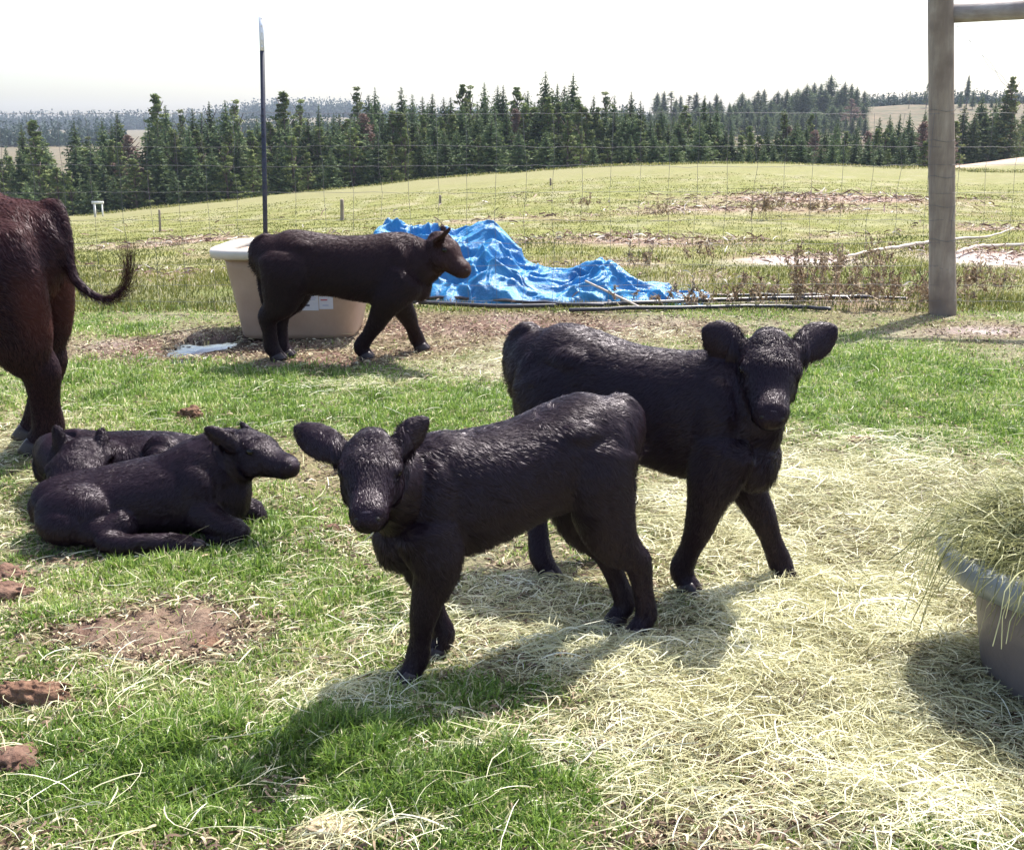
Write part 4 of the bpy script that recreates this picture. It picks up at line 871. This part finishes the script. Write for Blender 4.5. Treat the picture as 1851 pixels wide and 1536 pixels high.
WX = [1290, 1350, 1400, 1480, 1510, 1545, 1585, 1620, 1655, 1450, 1500, 1540, 1570, 1470, 1270, 1760, 1790, 1740, 1160, 1130, 1235]
for (px, Y, H, w_) in [(1290, 10.3, .2, .3), (1350, 10.2, .25, .3), (1400, 10.4, .28, .3), (1480, 10.1, .40, .3), (1510, 10.3, .42, .3), (1545, 10.0, .42, .28), (1585, 10.2, .48, .26), (1620, 10.0, .36, .28), (1655, 10.2, .34, .25), (1450, 10.5, .34, .3), (1500, 11.8, .40, .3), (1540, 12.2, .42, .3), (1570, 12.4, .48, .28), (1470, 12.4, .28, .3), (1270, 13.5, .3, .25), (1760, 10.2, .42, .2), (1790, 10.6, .3, .3), (1740, 10.9, .3, .25), (1160, 12.6, .35, .25), (1130, 10.3, .15, .3), (1235, 10.2, .18, .3)]:
    k_ += 1; wl(weed(px, Y, H * 1.05, w_, 100 + k_, .6), 'brown dry weed %s, %s from left of all' % ('close behind the fence wire' if Y < 10.8 else 'some steps beyond the fence', ORD_[sorted(WX).index(px) + 1]))
for (px, Y, H) in [(1190, 22, .5), (1370, 22, .55), (1395, 22, .65), (1420, 23, .5), (1458, 23, .4), (1500, 23, .4), (1060, 26, .4)]:
    k_ += 1; tag(weed(px, Y, H, .30, 200 + k_, .9), 'small rusty weed clump out on the field beyond the wire fence', 'weed', 'rusty weeds out on the field')

# ------------------------------------------------------------------ feed tub and hay heap
M_tub = simple('grey_rubber_tub', (.14, .115, .115), (.21, .175, .17), 5, .45, .002, 40); M_tubr = simple('grey_tub_rim', (.19, .21, .22), (.26, .28, .29), 6, .3, .001, 60)
tb = np.array([1.655, 2.90, 0.])
t = empty('feed_tub', tb, 'round grey feed tub at the right edge, piled with hay', 'feed tub'); bpy.context.view_layer.update()
mb = MB(); mb.add(*lathe([(.02, -.02), (.27, -.02), (.285, .01), (.31, .15), (.335, .33), (.32, .335), (.295, .15), (.26, .03), (.02, .03)], tb, 120)); mb.build('body', M_tub, t)
mb = MB(); mb.add(*lathe([(.336, .318), (.395, .30), (.425, .312), (.44, .345), (.436, .375), (.42, .39), (.36, .395), (.322, .385), (.318, .33), (.336, .318)], tb, 120)); mb.build('rim', M_tubr, t)
r = np.random.default_rng(77); n_ = 32000
rad_ = .37 * np.sqrt(r.random(n_)); th_ = r.random(n_) * 6.28; X = tb[0] + rad_ * np.cos(th_); Y = tb[1] + rad_ * np.sin(th_); hz = .36 + .25 * np.clip(1 - (rad_ / .40) ** 2, 0, 1) * (1 + .5 * vn2(X, Y, 6, 5)) * (.25 + .75 * r.random(n_) ** .5)
V1, Q1, R1 = hay_mesh(np.stack([X, Y, hz], -1), r.random(n_) * 6.28, .06 + .16 * r.random(n_), .0016 + .002 * r.random(n_), r.normal(size=n_) * .9, np.abs(r.normal(size=n_)) * .02, '', None, np.clip(r.random(n_) * .75, 0, 1), 9, r.normal(size=n_) * .25)
# strands hanging over the rim
n2 = 420; th2 = math.pi + r.normal(size=n2) * .75 + .25; st = []
V2 = []; Q2 = []; R2 = []; K = 6
for i in range(n2):
    a = th2[i]; e = np.array([math.cos(a), math.sin(a), 0]); base = tb + e * (.34 + .09 * r.random()) + np.array([0, 0, .40 + .07 * r.random()]); out = .05 + .22 * r.random() ** 1.5; dr = .04 + .24 * r.random() ** 1.6
    if r.random() < .6: out *= .6; dr *= .5
    sw = r.normal() * .35; e2 = np.array([math.cos(a + sw), math.sin(a + sw), 0]); t_ = np.linspace(0, 1, K)[:, None]
    C = base + e2 * out * t_ ** .8 + np.array([0, 0, .05 * r.random()]) * np.sin(t_ * math.pi) - np.array([0, 0, dr]) * t_ ** 2 + r.normal(size=(K, 3)) * .004
    s = nrm(r.normal(size=3)) * (.0008 + .0008 * r.random()); b0 = len(V2)
    for c in C: V2 += [c - s, c + s]
    for q in range(K - 1): Q2.append((b0 + 2 * q, b0 + 2 * q + 1, b0 + 2 * q + 3, b0 + 2 * q + 2))
    R2 += [r.random() * .7] * (2 * K)
M_hay2 = leafy('greenish_hay', [(0, (.09, .09, .035)), (.3, (.27, .27, .11)), (.65, (.52, .51, .27)), (1, (.78, .75, .50))], .3, .45, .07)
V = np.vstack([V1, np.array(V2)]); Q = np.vstack([Q1, np.array(Q2) + len(V1)])
tag(np_mesh('hay_heap', V, Q, None, M_hay2, None, False, {'rnd': np.concatenate([R1, R2])}), 'heap of green yellow hay overflowing the grey feed tub at the right edge', 'hay')

# ------------------------------------------------------------------ trees
M_bark = simple('conifer_bark', (.07, .045, .04), (.13, .09, .08), 6, .9)
def tree_mat(name, stops):
    m, n, p, o = mat_new(name); a = N(n, 'ShaderNodeAttribute', attribute_name='rnd'); oi = N(n, 'ShaderNodeObjectInfo')
    c = ramp(n, a.outputs['Fac'], stops); hv = N(n, 'ShaderNodeHueSaturation')
    mr = N(n, 'ShaderNodeMapRange'); mr.inputs[3].default_value = .7; mr.inputs[4].default_value = 1.35; n.links.new(oi.outputs['Random'], mr.inputs[0]); n.links.new(mr.outputs[0], hv.inputs['Value'])
    n.links.new(c, hv.inputs['Color']); n.links.new(hv.outputs[0], p.inputs['Base Color']); p.inputs['Roughness'].default_value = .7; p.inputs['Specular IOR Level'].default_value = .2
    tr = N(n, 'ShaderNodeBsdfTranslucent'); n.links.new(hv.outputs[0], tr.inputs[0]); mx = N(n, 'ShaderNodeMixShader'); mx.inputs[0].default_value = .25
    n.links.new(p.outputs[0], mx.inputs[1]); n.links.new(tr.outputs[0], mx.inputs[2]); n.links.new(mx.outputs[0], o.inputs[0]); return m
M_fir = tree_mat('fir_needles', [(0, (.035, .064, .030)), (.5, (.088, .130, .052)), (1, (.21, .235, .095))])
M_pine = tree_mat('pine_needles', [(0, (.035, .06, .02)), (.5, (.09, .13, .04)), (1, (.21, .24, .085))])
M_far = tree_mat('far_needles', [(0, (.02, .035, .03)), (1, (.045, .07, .05))])
M_bare = tree_mat('bare_twigs', [(0, (.10, .06, .055)), (1, (.22, .15, .12))])
def quads_cloud(C, S, r, rnd, name, mat, flat=.6):
    n = len(C); u = nrm(r.normal(size=(n, 3)) * np.array([1, 1, flat])); v = nrm(np.cross(u, r.normal(size=(n, 3)))); S = S[:, None]
    V = np.stack([C - u * S, C - v * S * .5, C + u * S * 1.1, C + v * S * .5], 1).reshape(-1, 3); Q = np.arange(n * 4).reshape(-1, 4)
    o = np_mesh(name, V, Q, None, mat, None, False, {'rnd': np.repeat(rnd, 4)}); me = o.data; COL.objects.unlink(o); bpy.data.objects.remove(o); return me
def fir_mesh(seed, wid=.13, dens=1., bare=.06, power=.85):
    r = np.random.default_rng(seed); C = []; S = []; R = []
    nb_ = int(400 * dens); gr = 2.39996
    bul = 1 + .22 * np.interp(np.linspace(0, 1, 60), np.linspace(0, 1, 9), r.normal(size=9))
    for q in range(nb_):
        lv_ = bare + (.992 - bare) * (q + r.random()) / nb_; a = q * gr + r.normal() * .5
        L = (wid * 1.75 * (1 - math.exp(-(1 - lv_) * 1.9 * power / .8)) * bul[int(lv_ * 59)]) * (.55 + .6 * r.random()) + .002; dr = .15 + .35 * r.random(); bt = r.random(); tp = .3 + .7 * min(1, (1 - lv_) * 7)
        nj = max(3, int(11 * min(1, L / .08)))
        for j in range(nj):
            t_ = (j + r.random()) / nj
            C.append([math.cos(a) * L * t_ + r.normal() * .005 * tp, math.sin(a) * L * t_ + r.normal() * .005 * tp, lv_ - dr * L * t_ + .2 * L * t_ * t_ + r.normal() * .003]); S.append((.0075 + .016 * (1 - .6 * t_) * (1 - lv_) + .006 * r.random()) * tp); R.append(.12 + .35 * bt + .5 * r.random() * t_)
    return quads_cloud(np.array(C), np.array(S), r, np.array(R), 'crown', M_fir)
def pine_mesh(seed, n_cl=34, z0=.3, mat=M_pine, wid=.13, psz=.05):
    r = np.random.default_rng(seed); C = []; S = []; R = []
    for i in range(n_cl):
        z = z0 + (1 - z0) * (i + r.random()) / n_cl; a = r.random() * 6.28; sh_ = math.sin(min(1, (1.01 - z) / (1 - z0) * 1.05) * math.pi * .5) ; d = wid * sh_ * (.3 + .75 * r.random())
        c = np.array([math.cos(a) * d, math.sin(a) * d, z - .02]); m_ = 46; rr_ = psz * (.6 + .5 * r.random()) * (.55 + .45 * sh_)
        p = r.normal(size=(m_, 3)); p = nrm(p) * (r.random((m_, 1)) ** .4) * rr_ * np.array([1.1, 1.1, .62]); C += list(c + p); S += list(.007 + .006 * r.random(m_)); R += list(np.clip(.25 + .5 * r.random() * 1. + .35 * r.random(m_) , 0, 1))
    return quads_cloud(np.array(C), np.array(S), r, np.array(R), 'crown', mat)
def trunk_mesh(seed, r0=.014, branches=0, wid=.12, mat=M_bark):
    r = np.random.default_rng(seed); mb = MB(); mb.add(*tube([(0, 0, -.02), (.003, 0, .5), (0, 0, .97)], [r0, r0 * .6, r0 * .12], 8, 3))
    for i in range(branches):
        z = .3 + .62 * r.random(); a = r.random() * 6.28; L = wid * (1.15 - z) * (1 + .5 * r.random()); mb.add(*tube([(0, 0, z), (math.cos(a) * L * .5, math.sin(a) * L * .5, z + .04), (math.cos(a) * L, math.sin(a) * L, z + .09)], [.004, .003, .001], 5, 1))
    o = mb.build('trunk', mat); me = o.data; bpy.data.objects.remove(o); return me
FIRS = [fir_mesh(300 + i, [.125, .15, .11, .14, .165, .10][i], 1., [.05, .08, .12, .04, .03, .15][i], [.8, .75, .9, .7, .65, .9][i]) for i in range(6)]
PINES = [pine_mesh(320, 72, .22, M_pine, .12, .034), pine_mesh(321, 60, .32, M_pine, .11, .034), pine_mesh(322, 84, .15, M_pine, .14, .036)]
BARES = [pine_mesh(330, 60, .25, M_bare, .16, .05)]
SLIM = [fir_mesh(340, .10, .8, .25, .6), fir_mesh(341, .085, .7, .35, .6), pine_mesh(342, 20, .5, M_fir, .07, .045)]
TR = [trunk_mesh(350), trunk_mesh(351, .013, 14), trunk_mesh(352, .012, 30, .2)]
def tree(kind, variant, px, topy, D, wscale, label, group, cat='tree', hmin=4.):
    X0 = (px - 925.5) / 2066. * D; z0 = zg(X0, D); zt__ = float(zat(topy, D)); H = max(zt__ - z0, hmin); 
    crown, trunk = {'fir': (FIRS, 0), 'pine': (PINES, 1), 'bare': (BARES, 2), 'slim': (SLIM, 1)}[kind]; nm = {'fir': 'fir_tree', 'pine': 'pine_tree', 'bare': 'bare_tree', 'slim': 'slender_fir'}[kind]
    o = empty(nm, (X0, D, z0), label, cat, group); o.scale = (H * wscale, H * wscale, H); o.rotation_euler = (0, 0, random.random() * 6.28)
    for me, n_ in ((TR[trunk], 'trunk'), (crown[variant % len(crown)], 'crown')):
        c = bpy.data.objects.new(n_, me); COL.objects.link(c); c.parent = o
    return o
SKY = [(8, 262, 'fir'), (40, 222, 'fir'), (62, 214, 'pine'), (136, 216, 'fir'), (186, 212, 'fir'), (215, 200, 'fir'), (286, 166, 'pine'), (303, 188, 'fir'), (329, 194, 'slim'), (351, 194, 'fir'), (382, 182, 'slim'), (410, 179, 'fir'), (431, 176, 'slim'), (466, 208, 'fir'),
    (515, 162, 'pine'), (546, 176, 'slim'), (578, 188, 'fir'), (605, 206, 'fir'), (648, 153, 'slim'), (680, 157, 'fir'), (727, 155, 'fir'), (747, 170, 'fir'), (765, 173, 'fir'), (783, 167, 'fir'), (803, 175, 'fir'), (836, 150, 'pine'), (851, 151, 'slim'), (876, 147, 'fir'),
    (900, 153, 'fir'), (910, 153, 'fir'), (935, 155, 'pine'), (954, 162, 'fir'), (986, 127, 'fir'), (1007, 150, 'slim'), (1035, 130, 'fir'), (1072, 172, 'fir'), (1093, 163, 'slim'), (1109, 172, 'fir'), (1139, 165, 'fir'), (1156, 181, 'fir'), (1161, 190, 'fir'), (1195, 192, 'fir'), (1237, 189, 'pine'), (1271, 171, 'fir'),
    (1294, 187, 'fir'), (1322, 226, 'fir'), (1354, 226, 'pine'), (1386, 224, 'fir'), (1416, 200, 'pine'), (1464, 205, 'pine'), (1512, 216, 'fir'), (1548, 220, 'fir'), (1588, 211, 'fir'), (1606, 206, 'fir'), (1624, 205, 'fir'), (1641, 200, 'fir'), (1669, 196, 'fir'), (1706, 190, 'fir'), (1769, 168, 'fir'), (1820, 136, 'pine'), (1848, 188, 'fir')]
rr = random.Random(4)
GT = 'conifers along the far edge of the field'
kw = {'fir': 'dense pointed fir', 'pine': 'loose round-topped pine', 'slim': 'thin see-through conifer'}
def land(px):
    if px < 480: return 'left of the steel post'
    if px < 860: return 'between steel post and tarp peak'
    if px < 1390: return 'between tarp peak and facing calf'
    if px < 1690: return 'between facing calf and wooden post'
    return 'right of the wooden post'
cnt = {}
ORD = ['zeroth', 'first', 'second', 'third', 'fourth', 'fifth', 'sixth', 'seventh', 'eighth', 'ninth', 'tenth', 'eleventh', 'twelfth', 'thirteenth', 'fourteenth', 'fifteenth', 'sixteenth', 'seventeenth', 'eighteenth', 'nineteenth', 'twentieth']
for i, (px, ty, kd) in enumerate(SKY):
    D = 112 + rr.random() * 12
    if px > 1690: D += 10
    ky = (kd, land(px)); cnt[ky] = cnt.get(ky, 0) + 1
    tree(kd, rr.randrange(6), px, ty, D, {'fir': 1.0, 'pine': 1.25, 'slim': 1.15}[kd] * (.9 + .25 * rr.random()), '%s skyline %s from left, %s' % (ORD[cnt[ky]], kw[kd], land(px)), GT)
# fillers: lower front row and second row
sx = [s[0] for s in SKY]; sy = [s[1] for s in SKY]
GF = 'smaller trees filling the wood below its skyline'
for row, (D0, off, step) in enumerate(((101, 95, 21), (107, 45, 16), (126, 14, 19))):
    x = -10 + 5 * row
    while x < 1865:
        ty = np.interp(x, sx, sy); base = np.interp(x, KU, KC); ty2 = ty + off * (base - ty) / 190 * (1 + .6 * (rr.random() - .5))
        if row == 2: ty2 = ty + 8 + 30 * rr.random()
        gap = (90 < x < 125 or 238 < x < 264) and ty2 < 300
        if gap: ty2 = 300 + 20 * rr.random()
        kd = rr.choice(['fir', 'fir', 'pine', 'fir', 'pine'] if row < 2 else ['fir', 'fir', 'slim'])
        if row == 1 and rr.random() < .10: kd = 'bare'
        if x > 1730 and row < 2: x += step; continue
        rw = ('front', 'second', 'rear')[row]
        lb = {'fir': 'small bushy fir in the wood\'s %s row, %s', 'pine': 'low rounded pine in the wood\'s %s row, %s', 'slim': 'thin half hidden conifer in the wood\'s %s row, %s', 'bare': 'leafless brown tree in the wood\'s %s row, %s'}[kd] % (rw, land(x))
        tree(kd, rr.randrange(6), x, ty2, D0 + rr.random() * 5, (1.35 if kd != 'slim' else 1.2) * (.85 + .4 * rr.random()), lb, GF + (' (bare)' if kd == 'bare' else ''), hmin=3.)
        x += step * (.75 + .6 * rr.random())
# ridge trees behind
GR = 'bluish conifers on the ridge at right'
RX = [1186, 1198, 1211, 1228, 1243, 1256, 1270, 1292, 1300, 1316, 1331, 1338, 1350, 1366, 1377, 1390, 1402, 1418, 1428, 1437, 1453, 1466, 1478, 1495, 1508, 1521, 1533, 1543, 1557, 1395, 1410, 1447, 1486, 1515, 1540, 1460, 1425, 1360, 1345, 1324, 1280, 1220]
RY = [166, 164, 165, 172, 172, 166, 178, 168, 178, 185, 182, 166, 176, 162, 160, 178, 163, 160, 168, 158, 150, 148, 150, 133, 160, 147, 150, 156, 163, 172, 172, 165, 158, 158, 163, 160, 172, 176, 180, 186, 182, 178]
rs_ = sorted(zip(RX, RY)); kk = 0
for px, ty in rs_:
    kk += 1; tree('slim' if px < 1300 else 'fir', rr.randrange(6), px, ty, 320 + 30 * rr.random(), (2.6 if px < 1300 else 2.0) * (.9 + .3 * rr.random()), ('tallest hazy fir on the distant right ridge, above the calf\'s right ear' if ty == 133 else 'hazy blue green conifer in the row on the distant right ridge'), GR)
for i, x in enumerate(np.arange(1170, 1560, 11)):
    tree('fir', rr.randrange(6), x + rr.random() * 5, 188 + rr.random() * 22, 300 + 18 * rr.random(), 2.8, 'hazy blue green conifer in the row on the distant right ridge', GR)
for px, ty, kd in ((1638, 164, 'slim'), (1669, 151, 'pine'), (1741, 134, 'slim'), (1752, 160, 'fir'), (1730, 165, 'fir'), (1786, 178, 'fir'), (1800, 184, 'fir')):
    tree(kd, rr.randrange(6), px, ty, 330 + 10 * rr.random(), 1.3, 'lone hazy conifer on the bare ridge, %s' % {1638: 'short one well left of the wooden post', 1669: 'round-topped one just left of the wooden post', 1741: 'tall one just right of the wooden post', 1752: 'pointed one second right of the wooden post', 1730: 'small one touching the wooden post', 1786: 'third right of the wooden post', 1800: 'fourth right of the wooden post'}[px], 'lone trees on the bare ridge')
for i, x in enumerate(np.arange(1120, 1570, 13)):
    tree('fir', rr.randrange(6), x + rr.random() * 5, 203 + rr.random() * 12, 262 + 18 * rr.random(), 2.3, 'dark conifer in the dense foot row of the distant right ridge wood', GR)
tree('bare', 0, 1535, 178, 290, 2.3, 'broad leafless pinkish brown tree at the right end of the ridge wood', None)
# far forest masses
r = np.random.default_rng(400); C = []; S = []; Rn = []
for i in range(6000):
    px = -60 + 1960 * r.random(); D = 1060 + 160 * r.random()
    if px > 1560: D = 362 + 40 * r.random()
    elif i % 3 == 0 and px < 1150 and not (225 < px < 275): D = 400 + 130 * r.random()
    X0 = (px - 925.5) / 2066 * D; z0 = zg(X0, D); H = (9 + 10 * r.random()) if D > 900 else (2.5 + 2.5 * r.random() if px > 1560 else 5 + 5 * r.random()); m_ = 18; t_ = r.random(m_) ** 1.3; a = r.random(m_) * 6.28; w_ = H * .2 * (1 - t_) ** .8
    C += list(np.stack([X0 + np.cos(a) * w_ * .8, D + np.sin(a) * w_ * .8, z0 + t_ * H], -1)); S += list(np.maximum(H * .24 * (1.05 - t_), H * .07)); Rn += list(r.random(m_))
me = quads_cloud(np.array(C), np.array(S), r, np.array(Rn), 'distant_forest', M_far, 1.); o = bpy.data.objects.new('distant_forest', me); COL.objects.link(o)
tag(o, 'blue green forest on the farthest hills behind the near wood', 'forest', kind='stuff')
# brush at the field edge
n_ = 16000; pxs_ = 120 + 1740 * r.random(n_); D_ = 72 + 8 * r.random(n_); X = (pxs_ - 925.5) / 2066 * D_; Y = D_
o_ = blades(np.stack([X, Y, height(X, Y)], -1), (.08 + .22 * r.random(n_)) * (.5 + .5 * vn2(X, Y, .5, 3)), .03 + .03 * r.random(n_), r.random(n_) * 6.28, r.random(n_) * .5, r.random(n_), 'field_edge_brush', M_fgrass, r.random(n_))
tag(o_, 'thin brown dead grass fringe along the crest of the field before the wood', 'dead grass', kind='stuff')

# ------------------------------------------------------------------ haze
m = bpy.data.materials.new('haze_air'); m.use_nodes = True; n = m.node_tree; n.nodes.clear(); o = N(n, 'ShaderNodeOutputMaterial'); pv = N(n, 'ShaderNodeVolumePrincipled')
pv.inputs['Color'].default_value = (.72, .82, 1, 1); pv.inputs['Density'].default_value = .0002; pv.inputs['Anisotropy'].default_value = .2; n.links.new(pv.outputs[0], o.inputs['Volume'])
HAZE = True
if HAZE:
    V, Q, T = box((0, 600, 0), 1500, 1500, 1, None); V[:, 2] = np.where(V[:, 2] > 0, 62, -60); hz = np_mesh('haze', V, Q, None, m); tag(hz, kind='stuff')
